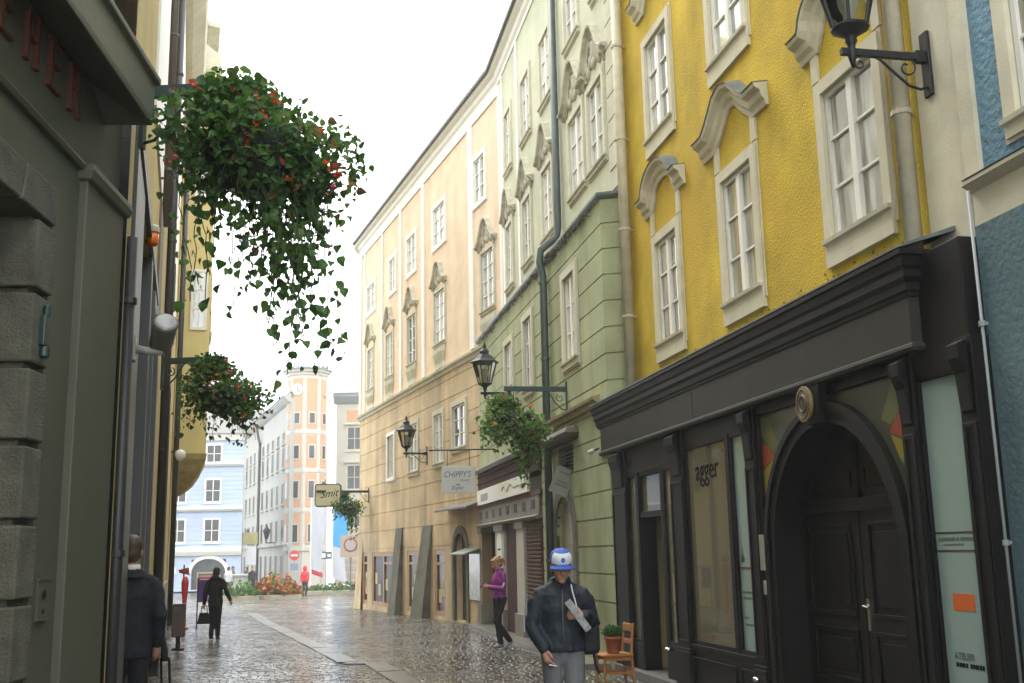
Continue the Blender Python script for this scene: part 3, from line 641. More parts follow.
def wavy(par, fr, c, z, hw, y, k=1.0, mat_=None):
    """curved stucco canopy with a shell cartouche under it"""
    path = [(c-hw*1.25,z-.08),(c-hw*1.05,z-.06),(c-hw*.8,z+.06),(c-hw*.55,z+.28*k),(c-hw*.3,z+.50*k),(c-hw*.12,z+.56*k),(c+hw*.12,z+.56*k),(c+hw*.3,z+.50*k),(c+hw*.55,z+.28*k),(c+hw*.8,z+.06),(c+hw*1.05,z-.06),(c+hw*1.25,z-.08)]
    o = MB(fr).sweep([(0,-.13),(0.05,-.13),(0.07,-.07),(0.14,-.04),(0.15,.0),(0,.02)], path, y).build('hood_mould', mat_ or orna, par)
    mb = MB(fr)
    for (dx, dz, rx, rz) in ((0,.20,.17,.19),(-.16,.06,.10,.13),(.16,.06,.10,.13),(0,-.02,.12,.10),(-.30,-.05,.09,.12),(.30,-.05,.09,.12),(-.12,.33,.07,.07),(.12,.33,.07,.07),(0,.40,.06,.06)):
        mb.ball((c+dx*hw/.6,y+.005,z+dz*k), rx*hw/.6, .055, rz*k, 10, 6)
    for sg in (-1,1): mb.tube([(c+sg*hw*.95,y+.02,z-.30),(c+sg*hw*.9,y+.03,z-.12),(c+sg*hw*.62,y+.04,z-.02),(c+sg*hw*.5,y+.035,z+.12)], [.03,.045,.04,.025], 7)
    mb.build('cartouche', mat_ or orna, o, smooth=True)
    return o
for i in (0,1,2): c = (up1[i][0]+up1[i][1])/2; wavy(Gh, f2, c, 10.08, .60, -.3)
wavy(Gh, f2, 19.35, 10.24, .74, -.3, 1.15); wavy(Gh, f2, 17.97, 10.24, .72, -.3, 1.15)
# dark drainpipe, stepping out over the ledge
dp = mat('green_drainpipe', (0.085,0.11,0.10), 0.45, 0.2, var=0.3, vscale=3)
o = MB(f2).tube([(20.62,-.20,14.2),(20.62,-.20,8.0),(20.63,-.17,7.8),(20.72,.14,7.55),(20.74,.16,7.3),(20.74,.10,7.0),(20.76,.095,.15)], .075, 12).build('drainpipe', dp, Gh, smooth=True)
for z in (6.9,5.4,3.6,1.6): MB(f2).tube([(20.75,.10,z-.03),(20.75,.10,z+.03)], .092, 12).build('pipe_clip', dp, o)
# eaves
def eaves(par, fr, s0, s1, z, y, ov=.55, h=.38):
    MB(fr).hsweep([(0,z-h),(0.03,z-h),(0.04,z-h*.75),(ov*.35,z-h*.6),(ov*.45,z-h*.35),(ov*.8,z-h*.2),(ov-.02,z-.03),(ov-.01,z+.0),(0,z+.06)], [(s0,y),(s1,y)]).build('cornice', white, par)
    return MB(fr).add([(s0,y+ov+.06,z-.02),(s1,y+ov+.06,z-.02),(s1,y+ov+.06,z+.08),(s0,y+ov+.06,z+.08),(s0,y-4.5,z+3.0),(s1,y-4.5,z+3.0),(s0,y-9,z+.1),(s1,y-9,z+.1),(s0,y+ov-.1,z-.01),(s1,y+ov-.1,z-.01)],
        [(0,1,2,3),(3,2,5,4),(4,5,7,6),(0,8,9,1),(0,3,4,6,8),(1,9,7,5,2)]).build('roof', slate, par)
eaves(Gh, f2, 16.7, 27.5, 14.38, -.3, .26, .42)
# arched door
dg = mat('pale_grey_door', (0.36,0.36,0.30), 0.55, var=0.15, vscale=3, streak=.1)
mb = MB(f2); a = [(19.25,.1),(19.25,2.04)]+arc(19.925,2.04,.675,.68,180,0,16)[1:-1]+[(20.6,2.04),(20.6,.1)]; b = [(19.08,.1),(19.08,2.04)]+arc(19.925,2.04,.845,.90,180,0,16)[1:-1]+[(20.77,2.04),(20.77,.1)]
for i in range(len(a)-1): mb.prism([a[i],b[i],b[i+1],a[i+1]], -.05, .045)
dsur = mb.build('door_surround', mat('dark_stone', (0.14,0.125,0.09), .8, var=.3, vscale=6, bump=.3), Gh)
for p in ((19.25,19.918),(19.932,20.6)):
    pts = [(p[0],.12)]+[(x,z) for x, z in [(p[0],2.04+math.sqrt(max(0,.675**2-(p[0]-19.925)**2)))]]+[(p[0]+(p[1]-p[0])*i/6, 2.04+math.sqrt(max(0,.675**2-(p[0]+(p[1]-p[0])*i/6-19.925)**2))) for i in range(1,7)]+[(p[1],.12)]
    dl = MB(f2).prism(pts, -.15,-.10).build('door_leaf', dg, Gh)
    mb = MB(f2)
    for z0, z1 in ((.25,.8),(.92,1.9)): frame(mb, p[0]+.08, p[1]-.08, z0, z1, .03, -.10, -.085)
    mb.build('panel_moulding', dg, dl)
# louvred vent with a small hood
mb = MB(f2); mb.box(19.2,20.35,-.19,-.15,3.13,3.61); mb.build('vent_backing', blackp, Gh)
mb = MB(f2)
for i in range(7): mb.obox((19.775,-.06,3.17+.068*i),(.56,0,0),(0,.05,-.03),(0,.004,.006))
mb.build('louvre', mat('louvre_grey', (0.12,0.13,0.11), .6), Gh)
MB(f2).hsweep([(0,3.66),(0.10,3.66),(0.22,3.70),(0.26,3.76),(0.20,3.86),(0,3.92)], [(19.0,-.02),(19.0,0),(20.75,0),(20.75,-.02)]).build('vent_hood', mat('brown_metal',(0.10,0.085,0.06),.6,var=.3,vscale=5), Gh)
MB(f2).box(18.95,21.1,-.05,.12,-.05,.16).build('doorstep', mstep, Gh, bevel=.01)

# ------------------------------------------------------------------ brown shopfront in the green house
f3 = FG.sub(25.5, -.05)
D = fthing('shopfront', 'narrow brown shopfront with white sign and pale columns', 'shopfront', f3)
brw = mat('brown_paint', (0.075,0.034,0.026), 0.8, var=0.3, vscale=3, streak=.2, spec=.15); brl = mat('faded_brown', (0.12,0.075,0.052), .8, var=.3, vscale=4, spec=.2)
mb = MB(f3); mb.box(21.72,29.3,-.3,.05,3.36,3.80); mb.box(21.72,29.3,-.3,.075,3.52,3.56); mb.box(21.72,29.3,-.3,.075,3.70,3.74); mb.build('fascia', brw, D)
MB(f3).hsweep([(0,3.80),(0.12,3.80),(0.2,3.86),(0.2,3.90),(0,3.98)], [(21.7,.0),(29.4,.0)]).build('ledge', mat('pale_lead',(0.36,0.37,0.34),.5,var=.2), D)
sg = MB(f3).box(22.7,29.2,.05,.10,2.98,3.36).build('sign_board', white, D)
mb = MB(f3); mb.box(27.55,28.6,.101,.103,3.06,3.24); mb.build('printed_square', mat('grey_print2',(0.22,0.24,0.23),.5), sg)
mb = MB(f3); 
pts_ = []
for i in range(60): q = i/59; pts_.append((25.6-2.6*q, .102, 3.17+.075*math.sin(q*19)*(.6+.4*math.sin(q*7))+.03*math.sin(q*5)))
mb.tube(pts_, .012, 5)
mb.build('script_ornament', mat('olive_print',(0.10,0.12,0.07),.5), sg)
mb = MB(f3); mb.box(21.72,29.3,-.3,.05,2.88,2.98); mb.build('lower_rail', brl, D)
stone = mat('grey_stone', (0.21,0.20,0.165), .8, var=.25, vscale=4, bump=.2)
mb = MB(f3); mb.box(21.9,29.3,-.3,.04,2.42,2.88); mb.hsweep([(0,2.40),(.05,2.40),(.09,2.46),(0,2.5)],[(21.9,.04),(29.3,.04)]); fr_ = mb.build('frieze', stone, D)
mb = MB(f3)
for i in range(8): s = 22.3+i*.93; mb.box(s,s+.32,.041,.05,2.62,2.80)
mb.build('recess', blackp, fr_)
def column(s0, s1, m, y1=.05):
    mb = MB(f3); mb.box(s0,s1,-.25,y1,0,2.40); o = mb.build('column', m, D, bevel=.01)
    MB(f3).box(s0-.05,s1+.05,-.25,y1+.05,0,.48).build('base', stone, o); MB(f3).box(s0-.05,s1+.05,-.25,y1+.04,2.26,2.399).build('capital', stone, o)
wcol = mat('white_column', (0.45,0.43,0.37), .6, var=.15, vscale=3)
column(28.85,29.25,mat('ochre_paint',(0.24,0.16,0.09),.7)); column(25.75,26.85,wcol); column(23.45,24.25,wcol)
mb = MB(f3); mb.box(24.35,25.65,-.2,.0,0,2.4); mb.build('door', brw, D); 
mb = MB(f3); mb.box(26.9,28.8,-.28,-.22,0,2.4); mb.build('dark_doorway', mat('dark_brown',(0.022,0.010,0.008),.8), D)
mb = MB(f3); mb.box(21.85,23.35,-.1,-.0,0,2.4)
for i in range(28): mb.obox((22.6,.01,.15+.08*i),(.70,0,0),(0,.018,-.012),(0,.003,.02))
mb.build('shutter', brl, D)
mb = MB(f3); pp = [(26.0,.6),(26.0,1.95)]+arc(26.3,1.95,.3,.3,180,0,10)[1:-1]+[(26.6,1.95),(26.6,.6)]; mb.prism(pp,.051,.056); po = mb.build('poster', white, D)
mb = MB(f3)
for i in range(7):
    a = 26.12+.02*random.random(); mb.box(a,26.5-.05*random.random(),.057,.058,.8+.17*i,.84+.17*i)
mb.build('small_print', ink, po)

# ------------------------------------------------------------------ apricot house
f4 = FB.sub(7.0, -.15)
Ah = fthing('town_house', 'long apricot house with white pilasters and stucco window ornaments', 'house', f4)
E1 = 15.0
topw = [(12.35,13.7,11.12,12.15),(9.15,10.0,11.1,12.3),(6.4,7.5,11.14,12.38),(3.0,4.25,11.2,12.42),(-.78,.12,11.3,12.56)]
midw = [(12.6,13.5,8.05,9.6),(9.5,10.5,8.05,9.6),(6.42,7.45,8.0,9.62),(3.1,4.2,8.06,9.68),(-1.38,-.4,8.12,9.72)]
loww = [(9.35,10.3,4.42,5.9),(6.25,7.3,4.40,5.95),(3.4,4.3,4.44,5.9),(1.2,2.4,4.7,5.92)]
shopo = [(13.45,14.25,-.02,1.9),(9.3,12.7,-.02,1.88),(6.28,7.6,-.02,1.9),(3.3,4.4,-.02,1.9),(1.22,2.36,-.05,2.32)]
mb = MB(f4); mb.wall(-2.3,E1,7.16,14.4,0,topw+midw,.18); mb.box(-2.3,E1,-9,-.2,7.0,14.4); mb.build('upper_wall', apr, Ah)
gl = [2.0,2.62,3.25,3.9,4.32,5.0,5.62,6.25,6.8]
mb = MB(f4); mb.wall(.0,E1,-.6,7.16,0,loww+shopo,.25,gl,.018); mb.wall(-.05,.0,-.6,7.16,0.001); mb.box(0,E1,-9,-.3,2.4,7.0)
a = arc(1.79,1.75,.57,.57,0,180,12)
for i in range(12): mb.quad((a[i][0],-.001,a[i][1]),(a[i+1][0],-.001,a[i+1][1]),(a[i+1][0],-.001,2.321),(a[i][0],-.001,2.321))
# far corner, battered foot and gable side
mb.add([(E1,0,-.6),(E1,-9,-.6),(E1,-9,14.3),(E1,0,14.3)],[(0,1,2,3)])
mb.add([(E1-.7,.002,2.6),(E1,.002,2.6),(E1,-1.5,2.6),(E1-.7,.10,-.6),(E1+.55,.10,-.6),(E1+.55,-1.5,-.6)],[(0,3,4,1),(1,4,5,2)])
mb.build('lower_wall', aprl, Ah)
MB(f4).hsweep([(0,7.0),(.04,7.02),(.06,7.1),(.12,7.14),(.13,7.2),(0,7.27)], [(-1.0,0),(E1,0),(E1,-1)]).build('string_course', trimg, Ah)
for s0, s1 in ((14.7,15.0),(13.98,14.18),(11.03,11.25),(8.25,8.5),(5.3,5.6),(.25,.62),(-2.25,-1.98)):
    MB(f4).box(s0,s1,-.01,.05,7.28,13.7).build('pilaster', white, Ah)
MB(f4).box(-2.25,E1,-.01,.045,13.705,13.95).build('frieze_band', white, Ah)
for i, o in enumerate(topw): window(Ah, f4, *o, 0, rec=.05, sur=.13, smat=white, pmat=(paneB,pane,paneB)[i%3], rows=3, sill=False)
for i, o in enumerate(midw):
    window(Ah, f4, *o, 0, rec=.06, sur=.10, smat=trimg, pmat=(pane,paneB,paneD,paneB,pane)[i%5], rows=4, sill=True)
    c = (o[0]+o[1])/2; wavy(Ah, f4, c, 10.05, .62, 0)
    mb = MB(f4)
    for k in range(5): mb.tube([(c-.5+.25*k,.01,7.92),(c-.48+.24*k,.03,7.75),(c-.42+.21*k,.02,7.45)], [.06,.075,.03], 7)
    mb.box(c-.55,c+.55,-.01,.03,7.86,7.94); mb.prism([(c-.5,7.28),(c+.5,7.28),(c+.42,7.50),(c-.42,7.50)],-.01,.03)
    mb.build('apron', trimg, Ah)
for i, o in enumerate(loww):
    if i == 0:
        wd = window(Ah, f4, *o, 0, rec=.1, sur=.1, smat=white, rows=1, cols=1, sill=False); wd['label'] = 'ground window with closed white slatted shutter'
        mb = MB(f4)
        for k in range(24): mb.obox((9.825,-.04,4.48+.058*k),(.44,0,0),(0,.02,-.012),(0,.003,.012))
        mb.build('shutter', white, wd)
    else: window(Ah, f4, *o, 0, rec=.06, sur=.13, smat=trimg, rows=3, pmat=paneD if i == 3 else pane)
eaves(Ah, f4, -2.35, E1+.25, 14.38, 0, .26, .42)
# dormer-like gable end of the roof behind the corner
# buttress pilasters and shop openings
but = mat('damp_stone', (0.17,0.165,0.125), .9, var=.4, vscale=3, bump=.3, streak=.3)
shopdark = mat('dim_shop_pane', (0.035,0.032,0.026), .22, var=.5, vscale=3, spec=.25)
for (a0,a1,b0,b1,z) in ((8.15,9.0,8.3,9.25,2.65),(4.6,5.6,5.0,6.35,2.62)):
    MB(f4).add([(a0,.04,z),(a1,.04,z),(b1,.28,-.3),(b0,.28,-.3),(a0,-.02,z),(a1,-.02,z),(b1,-.02,-.3),(b0,-.02,-.3)],[(0,1,2,3),(4,7,6,5),(0,3,7,4),(1,5,6,2),(0,4,5,1),(3,2,6,7)]).build('buttress', but, Ah)
oak = mat('varnished_oak', (0.36,0.175,0.055), .45, var=.3, vscale=5)
for i, (s0,s1,z0,z1) in enumerate(shopo[:4]):
    mb = MB(f4); frame(mb, s0, s1, z0, z1, .15, -.2, -.015); 
    if i == 1: mb.box(10.9,11.05,-.2,-.02,z0+.1,z1-.1); mb.box(9.4,10.9,-.2,-.02,1.45,1.53)
    else: mb.box(s0+.1,s1-.1,-.2,-.02,1.45,1.53)
    o = mb.build('shop_window', oak, Ah)
    MB(f4).box(s0+.08,s1-.08,-.07,-.065,.1,z1-.08).build('pane', shopdark, o)
    for k in range(3): q = s0+.25+(s1-s0-.5)*random.random(); MB(f4).box(q-.18,q+.14,-.064,-.060,.35+.2*k,.75+.2*k).build('window_display', mat('display_card',(0.55,0.48,0.30),.6,var=.3,vscale=9), o)
mb = MB(f4); a = [(1.22,-.05),(1.22,1.75)]+arc(1.79,1.75,.57,.57,180,0,14)[1:-1]+[(2.36,1.75),(2.36,-.05)]; b = [(1.04,-.05),(1.04,1.75)]+arc(1.79,1.75,.75,.78,180,0,14)[1:-1]+[(2.54,1.75),(2.54,-.05)]
for i in range(len(a)-1): mb.prism([a[i],b[i],b[i+1],a[i+1]], -.05, .05)
mb.build('door_surround', but, Ah); MB(f4).box(1.1,2.5,-.26,-.22,-.1,2.4).build('door', mat('dark_green_door',(0.05,0.055,0.04),.6,var=.2), Ah)
# tiny tiled canopy and show case beside the arched door
MB(f4).add([(-.02,.0,3.12),(3.0,.0,3.12),(3.0,.42,2.98),(-.02,.42,2.98),(-.02,.0,3.05),(3.0,.0,3.05),(3.0,.42,2.93),(-.02,.42,2.93)],[(0,1,2,3),(4,7,6,5),(2,6,7,3),(0,3,7,4),(1,5,6,2)]).build('canopy', slate, Ah)
MB(f4).box(.05,1.0,0,.03,.55,1.75).build('showcase', mat('showcase_glass',(0.20,0.20,0.15),.1,var=.5,vscale=5), Ah)
MB(f4).add([(-.05,.0,1.92),(1.25,.0,1.92),(1.25,.5,1.76),(-.05,.5,1.76),(-.05,.0,1.88),(1.25,.0,1.88),(1.25,.5,1.73),(-.05,.5,1.73)],[(0,1,2,3),(4,7,6,5),(2,6,7,3),(0,3,7,4),(1,5,6,2)]).build('canopy', mat('grey_canopy',(0.25,0.27,0.24),.5), Ah)
# gable wing seen past the eaves
MB(f4).hsweep([(0,13.75),(.2,13.9),(.45,14.1),(.5,14.3),(0,14.45)], [(E1,-.2),(E1+.55,-.5),(E1+.55,-4)]).build('wing_cornice', trimg, Ah)
MB(f4).add([(E1-.2,.0,14.4),(E1+1.3,-.5,14.4),(E1+1.3,-5,14.4),(E1-.4,-4,16.2),(E1-1.5,-2,15.6)],[(0,1,4),(1,2,3),(1,3,4)]).build('wing_roof', slate, Ah)

# ------------------------------------------------------------------ grey shop, nearest on the left
fl = FL.sub(-2.0)
LS = fthing('shop_building', 'dark grey-green shop front with raised red letters and stone doorway', 'shop building', fl)
gg = mat('grey_green_paint', (0.108,0.108,0.073), 0.55, var=0.12, vscale=1.2, bump=0.08, bscale=20, streak=.08)
rough_st = mat('rough_stone', (0.135,0.128,0.092), 0.95, var=0.4, vscale=5, bump=0.55, bscale=70)
OP = -1.42
mb = MB(fl); mb.wall(-8,0,-.1,4.9,0,[(-4.6,-1.16,-.1,3.83)],.05); mb.box(-1.16,-.02,-.6,-.05,-.1,4.9); mb.box(-8,0,-6,-.8,3.9,4.9); mb.box(-8,-4.6,-6,-.1,-.1,3.9)
mb.quad((0,0,-.1),(0,-1.2,-.1),(0,-1.2,4.9),(0,0,4.9)); mb.build('wall', gg, LS)
MB(fl).box(-8,-.25,-6,-.02,5.0,14).build('upper_wall', gg, LS)
MB(fl).hsweep([(-.05,4.74),(.27,4.57),(.305,4.56),(.31,4.60),(.31,4.84),(.34,4.86),(.34,4.90),(-.05,5.05)], [(-8,0),(-.66,0),(-.66,-.3)]).build('cornice', gg, LS, bevel=.006)
MB(fl).hsweep([(-.02,4.09),(.035,4.09),(.05,4.115),(.035,4.14),(-.02,4.15)], [(-8,0),(-.005,0)]).build('moulding', gg, LS, bevel=.004)
mb = MB(fl); mb.box(-.76,-.02,-.02,.05,-.1,4.05); p = mb.build('pilaster', gg, LS, bevel=.008)
MB(fl).hsweep([(0,4.03),(.03,4.04),(.045,4.09),(.04,4.13),(0,4.145)], [(-.76,-.02),(-.76,.05),(-.02,.05),(-.02,-.02)]).build('capital', gg, p, bevel=.004)
mb = MB(fl)
zs_ = [-.1,.32,.73,1.14,1.55,1.96,2.37,2.78,3.19,3.60]
for a, b in zip(zs_[:-1], zs_[1:]): mb.box(OP,-1.165,-1.6,.028,a+.018,b-.018)
mb.box(OP+.05,-1.17,-1.6,-.03,-.1,3.83)
x = -1.165; k = 0
while x > -4.5:
    w_ = .46; d = .05*(k)
    mb.prism([(x-.012,3.83),(x-w_+.012,3.83),(x-w_+.012-.06,3.61),(x-.012-.06*(k>0),3.61)], -1.6, .028); x -= w_; k += 1
mb.box(-4.6,-1.17,-1.6,-.03,3.64,3.83)
jb = mb.build('stone_jamb', rough_st, LS, bevel=.012)
mb = MB(fl); mb.box(-4.6,OP,-1.75,-1.6,-.1,3.62); mb.build('door', mat('dark_shop_door',(0.02,0.018,0.015),.4), LS)
mb = MB(fl); mb.box(-1.06,-.90,0,.014,1.45,1.66); mb.box(-1.065,-.895,.0,.02,1.655,1.668); mb.box(-1.065,-.895,.0,.02,1.442,1.452); mp_ = mb.build('intercom', gg, LS)
MB(fl).tube([(-.98,.012,1.58),(-.98,.022,1.58)], .025, 12).build('button', iron, mp_); MB(fl).tube([(-.98,.012,1.49),(-.98,.02,1.49)], .012, 10).build('button', iron, mp_)
mb = MB(fl); mb.box(-1.33,-1.25,.02,.06,2.90,3.07); mb.tube([(-1.29,.05,3.06),(-1.29,.05,3.13)], .022, 8); mb.tube([(-1.29,.05,2.84),(-1.29,.05,2.9)], .03, 8); mb.build('door_bell', mat('green_enamel',(0.02,0.05,0.045),.35), LS, bevel=.008)
rl = mat('red_letters', (0.13,0.042,0.022), 0.7)
def letter(ch, s, z, h, wd):
    mb = MB(fl); t = wd*.19; y0, y1 = .0, .03; r = t*.62
    if ch in 'EH' or ch == 'R': mb.box(s,s+t,y0,y1,z,z+h); mb.box(s-t*.35,s+t*1.35,y0,y1-.002,z-.001,z+.022); mb.box(s-t*.35,s+t*1.35,y0,y1-.002,z+h-.022,z+h+.001)
    if ch == 'E':
        mb.box(s+t,s+wd,y0,y1,z+h-r*.75,z+h); mb.box(s+t,s+wd*.8,y0,y1,z+h*.5-r*.35,z+h*.5+r*.35); mb.box(s+t,s+wd,y0,y1,z,z+r*.75)
        mb.box(s+wd-.018,s+wd,y0,y1-.002,z+r*.7,z+r*1.3); mb.box(s+wd-.018,s+wd,y0,y1-.002,z+h-r*1.3,z+h-r*.7)
    if ch == 'H':
        mb.box(s+wd-t,s+wd,y0,y1,z,z+h); mb.box(s+wd-t*1.35,s+wd+t*.35,y0,y1-.002,z-.001,z+.022); mb.box(s+wd-t*1.35,s+wd+t*.35,y0,y1-.002,z+h-.022,z+h+.001); mb.box(s+t,s+wd-t,y0,y1,z+h*.5-r*.35,z+h*.5+r*.35)
    if ch == 'R':
        n = 10; cz = z+h*.745
        o_ = [(s+t,z+h)]+[(s+wd*.55+wd*.42*math.sin(math.pi*i/n),cz+h*.255*math.cos(math.pi*i/n)) for i in range(n+1)]+[(s+t,z+h*.49)]
        i_ = [(s+t,z+h-r*.8)]+[(s+wd*.55+(wd*.42-t)*math.sin(math.pi*i/n),cz+(h*.255-r*.8)*math.cos(math.pi*i/n)) for i in range(n+1)]+[(s+t,z+h*.49+r*.8)]
        for i in range(len(o_)-1): mb.prism([o_[i],i_[i],i_[i+1],o_[i+1]], y0, y1)
        mb.prism([(s+wd*.45,z+h*.49),(s+wd*.45+t,z+h*.49),(s+wd*1.05,z),(s+wd*1.05-t,z)], y0, y1)
    o = mb.build('letter', rl, LS); o['label'] = 'red raised capital letter '+ch
for ch, s in (('C',-2.45),('H',-1.74),('E',-1.40),('R',-1.07)): letter(ch if ch != 'C' else 'E', s if ch != 'C' else -2.08, 4.37, .29, .17)

# ------------------------------------------------------------------ yellow house behind it on the left
fk = FK.sub(6.0)
LK = fthing('town_house', 'ochre yellow house on the left with grey window bays and downpipes', 'house', fk)
ochre = mat('yellow_plaster', (0.56,0.44,0.17), .9, var=.15, vscale=1.0, bump=.2, bscale=40, streak=.12)
greyp = mat('grey_frame', (0.085,0.09,0.087), .5, var=.15, vscale=2); gstone = mat('base_stone', (0.36,0.33,0.24), .9, var=.25, vscale=3)
mb = MB(fk); mb.wall(0.0,25.5,-.3,15,0,[(1.85,3.75,.14,4.78),(4.3,5.9,.9,4.4),(12.4,16.2,.6,5.2)],.5); mb.box(0,25.5,-8,-.6,-.3,15); mb.build('wall', ochre, LK)
MB(fk).hsweep([(0,14.6),(.2,14.7),(.5,15),(.55,15.2),(0,15.4)], [(0,0),(25.5,0)]).build('cornice', cream, LK)
MB(fk).box(.5,1.82,-.4,.03,-.1,4.8).build('pier', greyp, LK, bevel=.01)
MB(fk).box(3.72,4.0,-.4,.04,-.1,4.8).build('pier', greyp, LK, bevel=.01)
MB(fk).box(.5,6.0,-.4,.05,4.8,4.92).build('lintel', greyp, LK)
mb = MB(fk); mb.box(1.84,3.76,-.62,-.5,.1,4.8); mb.build('door', mat('dark_bronze_door',(0.025,0.026,0.026),.3), LK)
MB(fk).box(1.84,3.73,-.5,.2,-.1,.14).build('doorstep', gstone, LK)
for (a,b,z0,z1) in ((4.3,5.9,.9,4.4),(12.4,16.2,.6,5.2)):
    mb = MB(fk); mb.ring(a,b,z0,z1,.14,-.05,.07); o = mb.build('window', greyp, LK); MB(fk).box(a,b,-.3,-.28,z0,z1).build('pane', paneD, o)
MB(fk).box(3.4,6.6,-.05,.025,6.3,14.5).build('pilaster', white, LK)
MB(fk).box(6.3,7.6,-.05,.03,-.2,6.2).build('pier', mat('brown_grey',(0.17,0.14,0.10),.7,var=.2), LK)
darkpipe = mat('dark_downpipe', (0.05,0.05,0.052), .45, .3)
pipe(LK, fk, .17, .03, -.1, 3.95, .04, darkpipe, (3.5,1.8)); pipe(LK, fk, 7.3, .05, 6.2, 14.6, .06, mat('brown_downpipe',(0.10,0.085,0.07),.5), (7,9))
pipe(LK, fk, 10.8, .07, -.2, 14.6, .07, darkpipe, (3.5,7,10))
MB(fk).box(12.8,21.0,-.05,.03,7.2,14.6).build('pilaster', white, LK)
MB(fk).box(12.8,13.6,-.02,.12,6.4,7.15).build('lamp_box', greyp, LK)
MB(fk).box(17.0,25.4,-.05,.05,-.3,1.2).build('plinth', gstone, LK)
# house with the bay beyond
f5 = FK.sub(29.0, -.15)
LB = fthing('town_house', 'pale yellow house with a rounded corbelled bay hanging over the street', 'house', f5)
py = mat('pale_yellow_plaster', (0.66,0.56,0.25), .9, var=.1, vscale=1, streak=.1)
mb = MB(f5); mb.wall(25.5,33,-.4,19.5,0.02,[(31.3,32.5,1.0,3.4)],.2); mb.box(25.5,33,-8,-.25,-.4,19.5); mb.quad((33,.02,-.4),(33,-8,-.4),(33,-8,19.5),(33,.02,19.5)); mb.build('wall', py, LB)
bay = MB(f5); bay.zprism([(27.0,.0),(27.0,.98),(30.2,.98),(30.2,.0)], 4.9, 17.7)
by = bay.build('bay', py, LB)
n_ = 10; vs_ = []
mb = MB(f5)
pr = [(1.05,4.95),(1.02,4.78),(.93,4.6),(.86,4.42),(.66,4.1),(.40,3.85),(.15,3.72)]
for o_, z in pr:
    k_ = o_/1.05; vs_ += [(28.6-1.65*k_,0,z),(28.6-1.65*k_,o_*.98,z),(28.6+1.65*k_,o_*.98,z),(28.6+1.65*k_,0,z)]
mb.add(vs_, [(i*4+j,i*4+j+1,i*4+5+j,i*4+4+j) for i in range(len(pr)-1) for j in range(3)]+[(0,1,2,3),tuple(range(len(pr)*4-4,len(pr)*4))])
mb.build('corbel', mat('ochre_corbel',(0.42,0.34,0.15),.9,var=.3,vscale=4), by)
# scrolled parapet on top of the bay (profile in the y,z plane)
pr = [(0,17.7),(.98,17.7),(1.04,17.75),(1.06,18.15),(.80,18.28),(.52,18.55),(.36,18.95),(.30,19.4),(.62,19.15),(.98,19.10),(1.0,19.25),(.6,19.32),(.25,19.6),(0,19.8)]
n = len(pr); mb = MB(f5); mb.add([(26.95,p[0],p[1]) for p in pr]+[(30.25,p[0],p[1]) for p in pr], [tuple(range(n)),tuple(range(2*n-1,n-1,-1))]+[(i,(i+1)%n,n+(i+1)%n,n+i) for i in range(n)])
mb.build('parapet', trimg, by)
pr = [(.1,17.9),(.92,17.9),(.92,18.08),(.66,18.22),(.42,18.5),(.25,18.9),(.1,19.2)]
MB(f5).hsweep([(0,17.5),(.05,17.5),(.1,17.6),(.1,17.72),(0,17.78)], [(27.0,.0),(27.0,.98),(30.2,.98)]).build('moulding', trimg, by)
# near face window of the bay, built in the y,z plane
def nearwin(y0, y1, z0, z1):
    mb = MB(f5); x = 27.0
    for a, b, c, d in ((y0-.08,y0,z0-.08,z1+.08),(y1,y1+.08,z0-.08,z1+.08),(y0,y1,z1,z1+.08),(y0,y1,z0-.08,z0)): mb.box(x-.05,x+.01,a,b,c,d)
    for k in range(1,3): z = z0+(z1-z0)*k/3; mb.box(x-.035,x,y0,y1,z-.02,z+.02)
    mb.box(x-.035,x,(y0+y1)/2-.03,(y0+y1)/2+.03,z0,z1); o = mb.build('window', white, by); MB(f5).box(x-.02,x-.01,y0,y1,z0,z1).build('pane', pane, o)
nearwin(.45,.80,8.9,10.7); nearwin(.45,.80,13.2,15.0)
mb = MB(f5); mb.wall(27.0,30.2,4.9,17.7,.985,[(27.7,29.5,8.9,10.7),(27.7,29.5,13.2,15.0)],.1); 
mb.build('bay_front', py, by)
for z in (8.9,13.2): window(LB, f5, 27.7,29.5,z,z+1.8,.985,rec=.08,cols=3,smat=trimg)
MB(f5).tube([(31.0,.35,12),(31.0,.35,19.5)], .10, 10).build('drainpipe', darkpipe, LB)
MB(f5).box(25.5,33,-.2,.45,19.5,19.75).build('eaves', slate, LB)
pipe(LB, f5, 26.4, .12, -.3, 19.4, .08, darkpipe, (5,9,13))
mb = MB(f5)
for k in range(22): mb.obox((32.0,.05,.9+.12*k),(.75,0,0),(0,.03,-.02),(0,.005,.03))
mb.build('shutter', mat('grey_green_shutter',(0.14,0.15,0.12),.7), LB)

